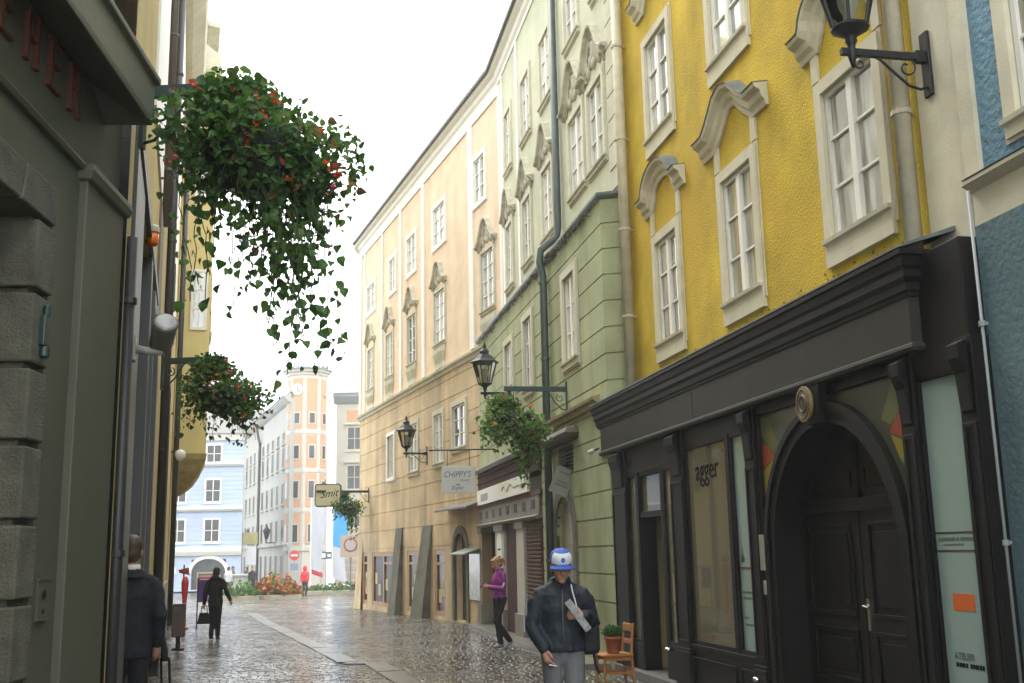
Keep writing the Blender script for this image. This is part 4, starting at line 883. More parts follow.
# ------------------------------------------------------------------ far side of the square
fcol = mat('grey_white_plaster', (0.42,0.42,0.385), .9, var=.15, vscale=.4, streak=.1); tor = mat('tower_orange', (0.60,0.34,0.19), .9, var=.1, vscale=.6)
twh = mat('tower_white', (0.56,0.52,0.44), .85, var=.08, vscale=1); fglass = mat('far_pane', (0.05,0.055,0.055), .12, var=.4, vscale=1.5); zinc = mat('zinc_roof', (0.20,0.26,0.26), .6, 0.0, var=.12, vscale=1.5)
def farwin(par, fr, s0, s1, z0, z1, y, smat, sur=.10, cols=2, rows=2):
    mb = MB(fr); mb.ring(s0, s1, z0, z1, sur, y-.02, y+.05); mb.box(s0-sur-.05,s1+sur+.05,y,y+.12,z0-sur-.06,z0-sur)
    for c in range(1,cols): x = s0+(s1-s0)*c/cols; mb.box(x-.03,x+.03,y-.02,y+.03,z0,z1)
    for r in range(1,rows): z = z0+(z1-z0)*r/rows; mb.box(s0,s1,y-.02,y+.022,z-.025,z+.025)
    o = mb.build('window', smat, par); MB(fr).box(s0,s1,y-.02,y+.01,z0,z1).build('pane', fglass, o); return o
# long grey house
fgz = Fac((-17.7,85), R(-20.7), 1, 15, -.8); fg5 = fgz
GH = fthing('town_house', 'long grey white house with rows of dark windows beside the clock tower', 'house', fg5)
MB(fg5).box(.1,30.5,-2.6,0,-1.2,14.3).build('wall', fcol, GH)
MB(fg5).hsweep([(0,13.9),(.2,14.0),(.5,14.3),(.55,14.5),(0,14.7)], [(.1,0),(30.5,0)]).build('cornice', fcol, GH)
MB(fg5).add([(.1,.65,14.45),(30.5,.65,14.45),(30.5,-1.3,15.4),(.1,-1.3,15.4),(.1,-2.8,14.4),(30.5,-2.8,14.4)],[(0,1,2,3),(3,2,5,4)]).build('roof', zinc, GH)
MB(fg5).hsweep([(0,2.6),(.12,2.65),(.15,2.8),(0,2.95)], [(.1,0),(30.5,0)]).build('string_course', fcol, GH)
MB(fg5).tube([(17.5,.12,-.8),(17.5,.12,12.2),(17.5,.5,14.2)], .12, 8).build('drainpipe', darkpipe, GH)
dk = mat('dark_window_frame', (0.16,0.16,0.15), .5)
for r_, (z0, z1) in enumerate(((-.4,1.9),(3.05,4.75),(6.05,7.65),(9.0,10.55),(11.0,11.85))):
    for i in range(9):
        s = 2.9+3.05*i
        mb = MB(fg5); mb.ring(s,s+1.15,z0,z1,.09,-.02,.03); mb.box(s-.2,s+1.35,0,.14,z0-.2,z0-.1); o = mb.build('window', fcol, GH)
        MB(fg5).box(s,s+1.15,-.02,.012,z0,z1).build('pane', fglass, o)
# clock tower at its corner
tw = thing('clock_tower', 'slender eight sided tower with orange panels, clock and crown railing', 'tower', (-16.75,86.6,-.75), R(0))
R0 = 1.62
def octo(r, z0, z1, m, name, par, ph=22.5): 
    mb = MB(); mb.zprism([(r*math.cos(R(ph+45*i)), r*math.sin(R(ph+45*i))) for i in range(8)], z0, z1); return mb.build(name, m, par)
octo(R0, -.4, 17.0, twh, 'wall', tw, 4)
octo(R0+.12, 3.0, 3.35, trimg, 'string_course', tw, 4)
for z in (6.0,9.1,12.15): octo(R0+.05, z, z+.28, twh, 'band', tw, 4)
octo(R0+.1, 16.9, 17.15, twh, 'cornice', tw, 4); octo(R0+.32, 17.15, 17.3, twh, 'cornice', tw, 4); octo(R0+.42, 17.3, 17.45, lead, 'cornice', tw, 4)
for i in range(8):
    a0, a1 = R(4+45*i), R(4+45*(i+1)); p0 = Vector((R0*math.cos(a0),R0*math.sin(a0),0)); p1 = Vector((R0*math.cos(a1),R0*math.sin(a1),0)); md = (p0+p1)/2
    if md.y > .6: continue
    ux = (p1-p0).normalized(); nn = md.normalized(); hw = (p1-p0).length/2-.2
    def panel(c, w2, z0, z1, m, nm, par, t=.03, base=0.0):
        mb = MB(); b = md+nn*base+ux*c; mb.obox((b.x+nn.x*t/2,b.y+nn.y*t/2,(z0+z1)/2), ux*w2, nn*(t/2+.005), (0,0,(z1-z0)/2)); return mb.build(nm, m, par)
    for z0, z1 in ((3.45,5.9),(6.4,9.0),(9.5,12.05),(12.55,16.6)): panel(0, hw, z0, z1, tor, 'orange_panel', tw)
    for z0, z1 in ((3.6,5.1),(7.0,8.5),(10.1,11.3),(12.9,13.9)):
        wv = panel(0, .30, z0, z1, twh, 'window', tw, .07); panel(0, .20, z0+.1, z1-.1, fglass, 'pane', wv, .02, .07)
    if i in (4,5): 
        ck = MB(); b = md+nn*.05
        ck.add([b+ux*.46*math.cos(R(15*k))+Vector((0,0,15.7+.46*math.sin(R(15*k)))) for k in range(24)]+[b+nn*.06+ux*.46*math.cos(R(15*k))+Vector((0,0,15.7+.46*math.sin(R(15*k)))) for k in range(24)],
            [tuple(range(24,48))]+[(k,(k+1)%24,24+(k+1)%24,24+k) for k in range(24)]); c_ = ck.build('clock_face', mat('clock_white',(0.75,0.76,0.74),.5), tw)
        hb = b+nn*.075
        mb = MB(); mb.tube([hb+Vector((0,0,15.7)), hb+Vector((0,0,16.03))], .03, 5); mb.tube([hb+Vector((0,0,15.7)), hb+ux*.25+Vector((0,0,15.45))], .035, 5); mb.build('clock_hand', iron, c_)
mb = MB()
for i in range(24):
    a = R(15*i); p = Vector((R0*1.0*math.cos(a),R0*1.0*math.sin(a),0)); mb.tube([p+Vector((0,0,17.45)),p*1.02+Vector((0,0,17.75)),p*.97+Vector((0,0,17.92+.08*(i%3==0)))], .035, 5)
    q = Vector((R0*math.cos(a+R(15)),R0*math.sin(a+R(15)),0))
    for z in (17.58,17.8): mb.tube([p+Vector((0,0,z)),q+Vector((0,0,z))], .035, 5)
    mb.build('crown_railing', mat('weathered_zinc',(0.10,0.115,0.12),.6), tw)
# house right of the tower

fr6 = Fac((-15.0,90.5), R(92), -1, 2, -.8)
RB = fthing('town_house', 'white house with orange panels and zinc roof right of the clock tower', 'house', fr6)
MB(fr6).box(0,14,-9,0,-.5,15.2).build('wall', twh, RB)
MB(fr6).hsweep([(0,14.4),(.25,14.6),(.6,15.0),(.65,15.3),(0,15.5)], [(-.2,0),(14,0)]).build('cornice', mat('grey_cornice',(0.28,0.30,0.29),.6), RB)
MB(fr6).add([(-.2,.75,15.3),(14,.75,15.3),(14,-4,18.6),(1.2,-4,18.6)],[(0,1,2,3)]).build('roof', zinc, RB)
for i in range(4):
    s = 1.0+2.7*i
    for z0, z1 in ((4.2,5.9),(7.3,9.2),(10.6,12.4)):
        farwin(RB, fr6, s, s+1.15, z0, z1, 0, trimg, .16)
        MB(fr6).box(s-.3,s+1.45,0,.25,z1+.25,z1+.42).build('hood_mould', trimg, RB)
    MB(fr6).box(s-.1,s+1.2,0,.03,12.95,13.9).build('orange_panel', tor, RB)
mb = MB(fr6)
for k in range(4): mb.box(0,14,-.01,.06,.0+.6*k,.38+.6*k)
mb.build('banded_base', mat('banded_brick',(0.48,0.40,0.34),.9), RB)
mb = MB(fr6); mb.box(2.2,4.0,0,.05,.0,2.6); mb.build('dark_doorway', dk, RB)
# blue house on the far side
fr7 = Fac((-20.1,80), R(88), -1, -2, -.8)
BH = fthing('town_house', 'light blue house with white windows and arched shop across the square', 'house', fr7)
lb = mat('light_blue_plaster', (0.44,0.52,0.66), .9, var=.08, vscale=.6)
gro7 = [2.8+.33*i for i in range(24)]
mb = MB(fr7); mb.wall(-16,0,-.5,10.6,0,[(-3.6,-1.1,-.4,1.75),(-7.4,-4.9,-.4,1.75)],.3,gro7,.03); mb.zprism([(-16,-.35),(-.15,-.35),(-4.2,-9),(-16,-9)],-.5,10.6); mb.quad((0,0,-.5),(-.15,-.36,-.5),(-.15,-.36,10.6),(0,0,10.6)); mb.build('wall', lb, BH)
for z, h in ((2.0,.5),(5.2,.25),(8.5,.25),(10.4,.5)): MB(fr7).hsweep([(0,z),(.15,z+.02),(.28,z+h*.6),(.3,z+h),(0,z+h+.1)], [(-16,0),(0.0,0)]).build('string_course', white, BH)
MB(fr7).add([(-16,.5,10.9),(.3,.5,10.9),(-2.6,-5,13.2),(-16,-5,13.2)],[(0,1,2,3)]).build('roof', slate, BH)
for s in (-2.7,-5.2,-7.7,-10.2):
    for z0, z1 in ((3.2,4.75),(6.1,7.65),(9.0,10.2)): farwin(BH, fr7, s, s+1.0, z0-.15, z1-.15, 0, white, .13)
for s in (-2.35,-6.15):
    mb = MB(fr7); a = arc(s,.75,1.25,1.05,180,0,16); b = arc(s,.75,1.5,1.3,180,0,16)
    for i in range(16): mb.prism([a[i],b[i],b[i+1],a[i+1]], -.25, .08)
    sh_ = mb.build('shop_arch', white, BH)
    MB(fr7).box(s-1.3,s+1.3,-.25,-.2,-.4,1.9).build('shop_glass', fglass, sh_)
    mb = MB(fr7); mb.ring(s-.75,s+.75,-.3,.75,.09,-.2,-.1); mb.build('shop_window_frame', mat('tan_frame',(0.40,0.27,0.13),.6), sh_); MB(fr7).box(s-.6,s+.6,-.19,-.15,-.1,.6).build('window_display', mat('red_display',(0.35,0.10,0.06),.6,var=.5,vscale=3), sh_)
# end house closing the side street
fr8 = Fac((-31,116), R(95), -1, 0, -.8)
EH = fthing('town_house', 'pale house closing the narrow street left of the grey house', 'house', fr8)
MB(fr8).box(-8,9,-8,0,-1,14.5).build('wall', fcol, EH)
for s in (-2.0,.8,3.6,6.0):
    for z in (4,7,10): farwin(EH, fr8, s, s+1, z, z+1.5, 0, fcol, .1)
MB(fr8).add([(-8,.5,14.5),(9,.5,14.5),(9,-4,18),(-8,-4,18)],[(0,1,2,3)]).build('roof', slate, EH)

# flower beds, flags, signs in the square
def at(px, py, y):           # ground helper for the far square: a picture column turned into metres across at depth y
    return (px-512+ (341.5-py)*ROLL)/FPX*math.sqrt(1)*y
leafm = [mat('leaf_dark', (0.034,0.085,0.018), .55, trans=.3), mat('leaf_mid', (0.06,0.145,0.028), .5, trans=.35), mat('leaf_light', (0.115,0.205,0.045), .5, trans=.4), mat('leaf_brown', (0.10,0.065,0.025), .7, trans=.2)]
LEAF = [(0,0,0),(.40,.10,.10),(.44,.42,.13),(.22,.74,.03),(0,1,-.16),(-.22,.74,.03),(-.44,.42,.13),(-.40,.10,.10),(0,.5,.02)]
def leaves(mb, n, sampler, size, droop=0.5, wts=(5,5,3,.4)):
    tot = sum(wts)
    for _ in range(n):
        p, up = sampler()
        r = random.random()*tot; k = 0
        while k < 3 and r > wts[k]: r -= wts[k]; k += 1
        d = Vector((random.gauss(0,1),random.gauss(0,1),random.gauss(-droop,.8)))
        d = (d.normalized()+Vector(up)*.8).normalized()
        q = Vector((random.gauss(0,1),random.gauss(0,1),random.gauss(.6,.8))); x = d.cross(q).normalized(); z = x.cross(d)
        s = size*random.uniform(.45,1.3); mb.cur = k
        mb.add([Vector(p)+x*(v[0]*s)+d*(v[1]*s)+z*(v[2]*s) for v in LEAF], [(0,1,2,8),(8,2,3,4),(8,4,5,6),(0,8,6,7)])
    mb.cur = 0
def bed(x, y, rx, ry, h, n, size, label, wts, mats, nm='flower_bed'):
    t = thing(nm, label, 'flower bed', (x,y,gz(y)), 0)
    MB().lathe([(1,0),(1,.22),(.93,.25),(.9,.18)], n=20, sx=rx, sy=ry).build('kerb_ring', gstone, t)
    mb = MB()
    def smp():
        a = random.uniform(0,6.283); r = math.sqrt(random.random())*.95; hh = h*(1-.75*r*r)*(.75+.35*math.sin(a*3+x))
        return (rx*r*math.cos(a), ry*r*math.sin(a), .15+hh*random.uniform(.3,1)), (math.cos(a)*.4,math.sin(a)*.4,.7)
    leaves(mb, n, smp, size, -.3, wts); o = mb.build('foliage', mats, t, fixn=False); o['kind'] = 'stuff'
    return t
orl = [mat('flower_orange',(0.38,0.13,0.025),.7), mat('flower_rust',(0.26,0.09,0.025),.7), mat('flower_gold',(0.42,0.20,0.04),.7), leafm[1]]
bed(-12.7, 58, 1.35, 1.0, 1.15, 1100, .22, 'mounded bed of orange flowers in the square', (5,3,4,1.2), orl)
bed(-14.3, 57.4, 1.2, .9, .75, 500, .2, 'green leafy bed left of the orange flower mound', (4,5,4,.2), leafm)
bed(-9.6, 66, 3.6, .8, .55, 900, .2, 'long low green bed with reddish flowers below the flags', (4,5,3,.8), leafm[:3]+[mat('flower_red',(0.45,0.05,0.02),.6)])
# stone block at the foot of the blue house
t = thing('stone_trough', 'pale grey stone trough by the corner of the light blue house', 'planter', (-16.9,67,gz(67)), 0)
mb = MB(); mb.zprism([(-.75,-.5),(.75,-.5),(.75,.5),(-.75,.5)],0,1.15); mb.build('trough', mat('pale_stone',(0.40,0.40,0.37),.8,var=.2), t, bevel=.06)
mb = MB(); mb.box(-.82,.82,-.57,.57,1.15,1.3); mb.build('rim', mat('pale_stone',(0,0,0)), t, bevel=.03)
def flag(x, y, h, w_, cols, label, nm='banner_flag'):
    t = thing(nm, label, 'flag', (x,y,gz(y)), 0, 'banner flags in the square')
    MB().tube([(0,0,0),(0,0,h)], .045, 8).build('pole', white, t)
    n = 14
    for i, (z0, z1, m_) in enumerate(cols):
        mb = MB(); vs = []
        for k in range(n+1):
            z = z0+(z1-z0)*k/n
            for j in range(5): vs.append((.06+w_*j/4*(1-.25*math.sin(z*.7)**2), .10*math.sin(j*1.3+z*1.4), z-.06*j))
        mb.add(vs, [(k*5+j,k*5+j+1,k*5+6+j,k*5+5+j) for k in range(n) for j in range(4)]); mb.build('cloth', m_, t, smooth=True)
    return t
flw = mat('white_cloth',(0.46,0.48,0.53),.8,trans=.2); flb = mat('blue_cloth',(0.06,0.30,0.62),.8,trans=.2); flr = mat('red_cloth',(0.5,0.05,0.08),.8)
flag(-13.15, 70, 6.0, .85, [(1.6,5.9,flw),(1.2,1.5,flr)], 'white banner flag on a pole before the tower')
flag(-11.9, 71, 6.0, .62, [(1.4,5.8,flw)], 'narrower white banner flag beside the tower door')
flag(-11.6, 69, 6.4, .95, [(2.9,6.3,flb),(.9,2.88,flw)], 'blue and white banner flag right of the tower')
def sign_post(x, y, label):
    t = thing('road_sign', label, 'road sign', (x,y,gz(y)), 0)
    MB().tube([(0,0,0),(0,0,2.6)], .035, 8).build('post', mat('galvanised',(0.35,0.36,0.36),.5,.6), t); return t
def disc(c, r, y, m_, nm, par, n=24, t=.02):
    mb = MB(); mb.add([(c[0]+r*math.cos(2*math.pi*k/n),yy,c[1]+r*math.sin(2*math.pi*k/n)) for yy in (y,y+t) for k in range(n)], [tuple(range(n)),tuple(range(2*n-1,n-1,-1))]+[(k,(k+1)%n,n+(k+1)%n,n+k) for k in range(n)]); return mb.build(nm, m_, par)
redp = mat('sign_red',(0.55,0.03,0.025),.4); blup = mat('sign_blue',(0.20,0.24,0.34),.5); wsp = mat('sign_white',(0.75,0.75,0.73),.5)
t = sign_post(-15.2, 75, 'red no entry sign with white bar above a small blue plate')
o = disc((0,2.45), .34, -.06, redp, 'sign_disc', t); MB().box(-.23,.23,-.075,-.06,2.39,2.51).build('white_bar', wsp, o); MB().box(-.27,.27,-.06,-.04,1.45,1.9).build('plate', blup, t)
t = sign_post(-13.1, 75.5, 'small dark green direction sign on a post before the tower')
MB().box(-.42,.42,-.06,-.03,2.15,2.65).build('plate', mat('sign_green',(0.03,0.10,0.08),.5), t); mb = MB(); mb.box(-.3,-.05,-.065,-.06,2.25,2.55); mb.box(.08,.3,-.065,-.06,2.3,2.5); mb.build('printed_square', wsp, t)
t = thing('hanging_sign', 'round red and white sign on a dark square board by the apricot corner', 'sign', (-10.0,66,2.35), 0)
MB().box(-.62,.62,0,.06,-.65,.65).build('board', mat('board_tan',(0.38,0.32,0.24),.6), t); disc((0,.08),.42,-.02,mat('dull_red',(0.28,0.05,0.04),.6),'ring',t); disc((0,.08),.33,-.03,mat('sign_grey',(0.35,0.33,0.30),.5),'disc',t); MB().box(-.05,.05,.06,.12,-3.3,.0).build('post', dk, t)
# wall lamps on the far grey house
for s, lab in ((7.0,'small dark wall lantern on the long grey house near the tower'),(20.0,'small dark wall lantern on the far end of the long grey house')):
    t = thing('wall_lantern', lab, 'lantern', fg5.at(s,0,3.0), fg5.rot, 'lanterns on the long grey house')
    mb = MB(); mb.tube([(0,0,0),(0,.75,.0),(0,.75,.3)], .05, 6); mb.build('bracket', iron, t); MB().lathe([(.14,.3),(.32,.95),(.36,1.0),(.12,1.3),(.05,1.5)], (0,.75,0), 6).build('lamp_head', iron, t)
t = thing('shop_sign', 'yellowish hanging shop sign at the mouth of the side street', 'sign', (-20.0,82,gz(82)), 0)
MB().box(-.55,.55,0,.15,3.4,4.3).build('board', mat('sign_ochre',(0.45,0.40,0.16),.5,var=.2,vscale=2), t); MB().box(-.66,-.56,.0,.1,0,4.3).build('post', dk, t); MB().box(-.2,.5,-.02,0,1.9,3.2).build('white_plate', wsp, t)

# ------------------------------------------------------------------ damp air over the street
hb_ = MB().box(-75,45,-12,150,-2.2,24)
hz = bpy.data.materials.new('damp_air'); hz.use_nodes = True; t_ = hz.node_tree; t_.nodes.remove(t_.nodes['Principled BSDF'])
pv = t_.nodes.new('ShaderNodeVolumePrincipled'); pv.inputs['Density'].default_value = 0.0016; pv.inputs['Color'].default_value = (0.92,0.94,0.95,1); pv.inputs['Anisotropy'].default_value = 0.2
t_.links.new(pv.outputs[0], t_.nodes['Material Output'].inputs['Volume'])
tag(hb_.build('haze', hz), kind='stuff')

# ------------------------------------------------------------------ street lanterns on the right-hand side
lglass = glass_mat('lantern_glass', (0.75,0.78,0.70))
def scroll(c, r0, a0, turns, n=22, s0=1.0):
    return [(0, c[0]+r0*(1-.75*i/n)*math.cos(a0+turns*2*math.pi*i/n), c[1]+r0*(1-.75*i/n)*math.sin(a0+turns*2*math.pi*i/n)) for i in range(n+1)]
def lantern(fr, s, y, z, L_, label, k=1.0):
    t = thing('wall_lantern', label, 'street lamp', fr.at(s,y,z), fr.rot, 'wrought iron lanterns along the right hand houses')
    MB().box(-.055,.055,0,.03,-.34,.22).build('wall_plate', iron, t, bevel=.004)
    mb = MB(); mb.box(-.022,.022,.03,L_+.10,-.03,.03); mb.box(-.03,.03,.03,.12,-.05,.05); mb.build('arm', iron, t, bevel=.004)
    mb = MB(); mb.tube([(0,.03,-.26),(0,.09,-.285),(0,.19,-.26),(0,.32,-.15),(0,.43,-.05),(0,.47,-.03)], .012, 7)
    mb.tube(scroll((.20,-.10), .095, R(80), 1.1), .009, 6); mb.tube(scroll((L_-.06,-.095), .06, R(100), -1.1), .008, 6); mb.build('scroll', iron, t, smooth=True)
    b = MB(); c = (0, L_, 0)
    b.lathe([(.012,-.13),(.03,-.06),(.045,0),(.03,.04),(.035,.07),(.05,.09),(.045,.12),(.06,.14),(.12,.185),(.155,.20),(.155,.215),(.05,.22)], c, 12); b.build('stem', iron, t, smooth=True)
    mb = MB(); n = 6; rb, rt, zb, zt = .145*k, .275*k, .215, .70
    for i in range(n):
        a = 2*math.pi*(i+.5)/n; p = Vector((rb*math.cos(a),L_+rb*math.sin(a),zb)); q = Vector((rt*math.cos(a),L_+rt*math.sin(a),zt))
        a2 = 2*math.pi*(i+1.5)/n; p2 = Vector((rb*math.cos(a2),L_+rb*math.sin(a2),zb)); q2 = Vector((rt*math.cos(a2),L_+rt*math.sin(a2),zt))
        mb.tube([p,q], .013, 6); mb.tube([q,q2], .014, 6); mb.tube([p,p2], .014, 6)
    mb.build('lamp_frame', iron, t)
    mb = MB()
    for i in range(n):
        a = 2*math.pi*(i+.5)/n; a2 = 2*math.pi*(i+1.5)/n
        mb.quad((rb*.97*math.cos(a),L_+rb*.97*math.sin(a),zb),(rb*.97*math.cos(a2),L_+rb*.97*math.sin(a2),zb),(rt*.97*math.cos(a2),L_+rt*.97*math.sin(a2),zt),(rt*.97*math.cos(a),L_+rt*.97*math.sin(a),zt))
    mb.build('glass', lglass, t)
    MB().lathe([(.325*k,.69),(.33*k,.715),(.25*k,.77),(.16*k,.87),(.10*k,.90),(.10*k,.95),(.12*k,.96),(.05*k,1.03),(.03*k,1.06),(.05*k,1.09),(.02,1.14),(.006,1.18)], c, 6, ph=R(30)).build('lamp_roof', iron, t)
    MB().lathe([(.03,.22),(.045,.29),(.045,.33),(.075,.40),(.085,.47),(.06,.54),(.01,.58)], c, 12).build('bulb', mat('frosted_bulb',(0.62,0.62,0.56),.4), t, smooth=True)
    return t
lantern(FG, 8.40, -.383, 5.71, .68, 'black iron lantern on a scrolled arm high beside the yellow house')
lantern(FG, 24.63, .0, 5.30, .62, 'black iron lantern on the green house above the hanging flowers')
lantern(FB, 5.19, .0, 4.84, .66, 'black iron lantern on the apricot house, smallest of the three')

# ------------------------------------------------------------------ hanging flower baskets and their brackets
teal_i = mat('teal_iron', (0.035,0.06,0.055), .5, .2, var=.3, vscale=8)
flw_r = [mat('petal_red',(0.62,0.035,0.02),.5,trans=.25), mat('petal_orange',(0.70,0.14,0.02),.5,trans=.25), mat('petal_pink',(0.60,0.10,0.14),.5,trans=.25), mat('petal_pale',(0.6,0.3,0.25),.5,trans=.25)]
def bracket(loc, rz, L_, label, plate=True):
    t = thing('wall_bracket', label, 'bracket', loc, rz, 'iron flower basket brackets')
    mb = MB(); mb.box(0,L_,-.02,.02,-.045,.045); mb.build('arm', teal_i, t, bevel=.004)
    mb = MB(); mb.box(0,.03,-.03,.03,-.42,.14); mb.build('wall_plate', teal_i, t)
    mb = MB(); mb.tube([(.02,0,-.38),(.10,0,-.36),(.22,0,-.24),(.33,0,-.06),(.36,0,-.04)], .012, 7); mb.tube([(p[1],0,p[2]) for p in scroll((.13,-.16), .075, R(60), -1.2)], .009, 6); mb.build('scroll', teal_i, t, smooth=True)
    return t
def basket(loc, label, R_=.40, nl=2400, strands=30, slen=(.5,1.5), bias=None, size=.062, wts=(5,5,3,.4), flowers=60, top=.35, dz=0.0, pot=True, flw=(4,3,2,.5)):
    t = thing('hanging_basket', label, 'flower basket', loc, 0, 'hanging flower baskets over the street')
    MB().tube([(0,0,0),(0,0,-.30)], .008, 6).build('chain', iron, t)
    if pot: MB().lathe([(.02,-.82),(.16,-.79),(.27,-.70),(.33,-.56),(.345,-.46),(.33,-.44),(.30,-.46)], (0,0,0), 18, sx=R_/.40, sy=R_/.40).build('pot', mat('dark_pot',(0.022,0.022,0.02),.7), t, smooth=True)
    mb = MB()
    def shell():
        while True:
            d = Vector((random.gauss(0,1),random.gauss(0,1),random.gauss(.15,.8))).normalized()
            if d.z > -.85: break
        k = random.uniform(.62,1.12)*(1+.18*math.sin(5*math.atan2(d.y,d.x)+loc[0]*3))
        return (d.x*R_*1.35*k, d.y*R_*1.35*k, -.52+dz+d.z*(.33 if d.z > 0 else .40)*k-.07*d.x+random.gauss(0,.04)), (d.x*.8,d.y*.8,.15)
    leaves(mb, int(nl*.62), shell, size, .3, wts)
    def crown():
        d = Vector((random.gauss(0,1),random.gauss(0,1),random.gauss(0,.9))).normalized()*random.uniform(.3,1.0)
        return (d.x*R_*.72-R_*.42, d.y*R_*.75, -.14+dz+d.z*top*.66), (d.x*.7,d.y*.7,.3)
    leaves(mb, int(nl*.38), crown, size*.95, .1, wts)
    o = mb.build('foliage', leafm, t, fixn=False); o['kind'] = 'stuff'
    vb = MB(); lv = MB()
    for i in range(strands):
        a = random.uniform(0,6.283) if i % 2 else random.gauss(0,1.0); r = R_*random.uniform(.45,1.2); x = r*math.cos(a)-.16*R_; y = r*math.sin(a)
        ln = random.uniform(*slen)*(bias(x/R_) if bias else 1); p = Vector((x,y,-.55)); pts = [p.copy()]
        seg = .07; vx = random.gauss(0,.004); vy = random.gauss(0,.004)
        for k in range(int(ln/seg)):
            p = p+Vector((vx+random.gauss(0,.012), vy+random.gauss(0,.012), -seg)); pts.append(p.copy())
            for _ in range(random.choice((1,1,2,2))):
                q = p+Vector((random.gauss(0,.045),random.gauss(0,.045),random.gauss(0,.02)))
                leaves(lv, 1, lambda: (q, (0,0,-.9)), size*1.12, .9, wts)
        if len(pts) > 1: vb.tube(pts, .0035, 4, cap=False)
    o = vb.build('vine_stems', mat('vine_stem',(0.05,0.06,0.025),.8), t); o['kind'] = 'stuff'
    o = lv.build('trailing_leaves', leafm, t, fixn=False); o['kind'] = 'stuff'
    fb_ = MB(); tot = sum(flw)
    for i in range(flowers):
        p, up = shell() if i % 4 else crown(); p = Vector(p)*1.0; r = random.random()*tot; k = 0
        while k < 3 and r > flw[k]: r -= flw[k]; k += 1
        fb_.cur = k
        for j in range(9):
            q = p+Vector((random.gauss(0,.022),random.gauss(0,.022),random.gauss(0,.018))); d = Vector((random.gauss(0,1),random.gauss(0,1),random.gauss(.2,1))).normalized(); u = d.orthogonal().normalized(); v = d.cross(u); s = random.uniform(.012,.021)
            fb_.add([q+u*s,q+v*s,q-u*s,q-v*s], [(0,1,2,3)])
    o = fb_.build('blossoms', flw_r, t, fixn=False); o['kind'] = 'stuff'
    return t
bracket((-2.58,7.12,5.0), R(-4), .90, 'dark flat iron arm on the grey shop holding the nearest flower basket')
basket((-1.72,7.05,5.0), 'largest flower basket, heart leaved vines trailing in front of the sky', .44, 4300, 54, (.5,1.55), lambda x: (.72+.42*max(-.4,min(1,x))) if x > -.25 else (1.05 if x < -.8 else .5), .060, (4,5,3,.3), 90)
bracket((-5.12,15.45,4.6), R(-6), .95, 'dark flat iron arm with the second flower basket on the yellow house')
basket((-4.18,15.4,4.6), 'second flower basket down the left side, denser and without long vines', .44, 2600, 24, (.2,.75), None, .068, (5,5,2,.3), 70)
bracket(tuple(FG.at(19.52,.0,4.62)), FG.rot+R(90), 1.15, 'dark iron arm with scroll on the green house above the arched door')
basket(tuple(FG.at(19.52,.98,4.60)+Vector((0,0,0))), 'light green flower basket on the green house beside the drainpipe', .41, 2500, 40, (.35,1.25), lambda x: 1.0 if x > .2 else .5, .070, (1,5,8,1.0), 26, flw=(1,3,1,2), dz=-.14)
bracket(tuple(FB.at(13.3,.0,4.15)), FB.rot+R(90), 2.0, 'thin dark iron arm on the far corner of the apricot house')
basket(tuple(FB.at(13.3,.85,4.12)), 'small green flower basket at the far corner of the apricot house', .42, 1300, 22, (.4,1.3), lambda x: 1.0 if x > 0 else .4, .085, (3,5,5,.4), 10)

# ------------------------------------------------------------------ hanging signs
t = thing('hanging_sign', 'white board reading CHIPPY\'S hanging from a long iron bar', 'sign', (-.55,26.5,4.27), 0)
mb = MB(); mb.tube([(.07,0,0),(-1.5,0,0)], .018, 8); mb.ball((-1.52,0,0),.03,.03,.03,8,6); mb.build('bar', iron, t)
mb = MB(); mb.box(-1.24,-.42,-.02,.02,-1.06,-.40); bd = mb.build('board', mat('sign_board_white',(0.58,0.60,0.58),.5,var=.06), t, bevel=.01)
mb = MB(); 
for x in (-1.1,-.56): mb.tube([(x,0,0),(x,0,-.40)], .008, 6)
mb.build('hanger', iron, t)
fp = lambda x0, z0: (lambda a, b, c: (x0+a, -.0215-c, z0+b))
inkb = mat('slate_ink',(0.10,0.12,0.17),.5); inkr = mat('maroon_ink',(0.25,0.05,0.09),.5)
MB().text("CHIPPY'S", .21, 0,0,0, plane=fp(-1.20,-.67), shear=.25, sx=.80).build('lettering', inkb, bd)
MB().text("Classic", .085, 0,0,0, plane=fp(-.80,-.77), shear=.3).build('lettering', inkr, bd)
mb = MB(); mb.box(-.90,-.80,-.0225,-.021,-.86,-.835); mb.build('small_print', inkb, bd)
MB().text("Zipfer", .125, 0,0,0, plane=fp(-1.0,-.97)).build('lettering', inkb, bd)
p = FB.at(13.3,1.55,4.1)
t = thing('hanging_sign', 'cream board with rounded corners reading Smit above the flower basket', 'sign', tuple(p), R(-3))
def rrect(x0, x1, z0, z1, r, n=5):
    o = []
    for cx, cz, a in ((x1-r,z1-r,0),(x0+r,z1-r,90),(x0+r,z0+r,180),(x1-r,z0+r,270)): o += [(cx+r*math.cos(R(a+90*i/n)), cz+r*math.sin(R(a+90*i/n))) for i in range(n+1)]
    return o
b0 = MB().prism(rrect(-.50,.50,-.52,.34,.12), -.05, .05).build('frame', mat('sign_brown',(0.10,0.085,0.06),.5), t)
b1 = MB().prism(rrect(-.455,.455,-.475,.295,.09), -.058, .058).build('board', mat('sign_cream',(0.62,0.60,0.42),.45), t)
MB().text('Smit', .40, 0,0,0, plane=lambda a,b,c: (-.30+a*.95, -.060-c, -.20+b+a*.12), shear=.35).build('lettering', ink, b1)
mb = MB(); mb.tube([(-.12,0,.34),(-.12,0,.5),(-.05,0,.46),(0,0,.56),(.08,0,.46),(.16,0,.6),(.17,0,.34)], .016, 6); mb.build('iron_ornament', iron, t)
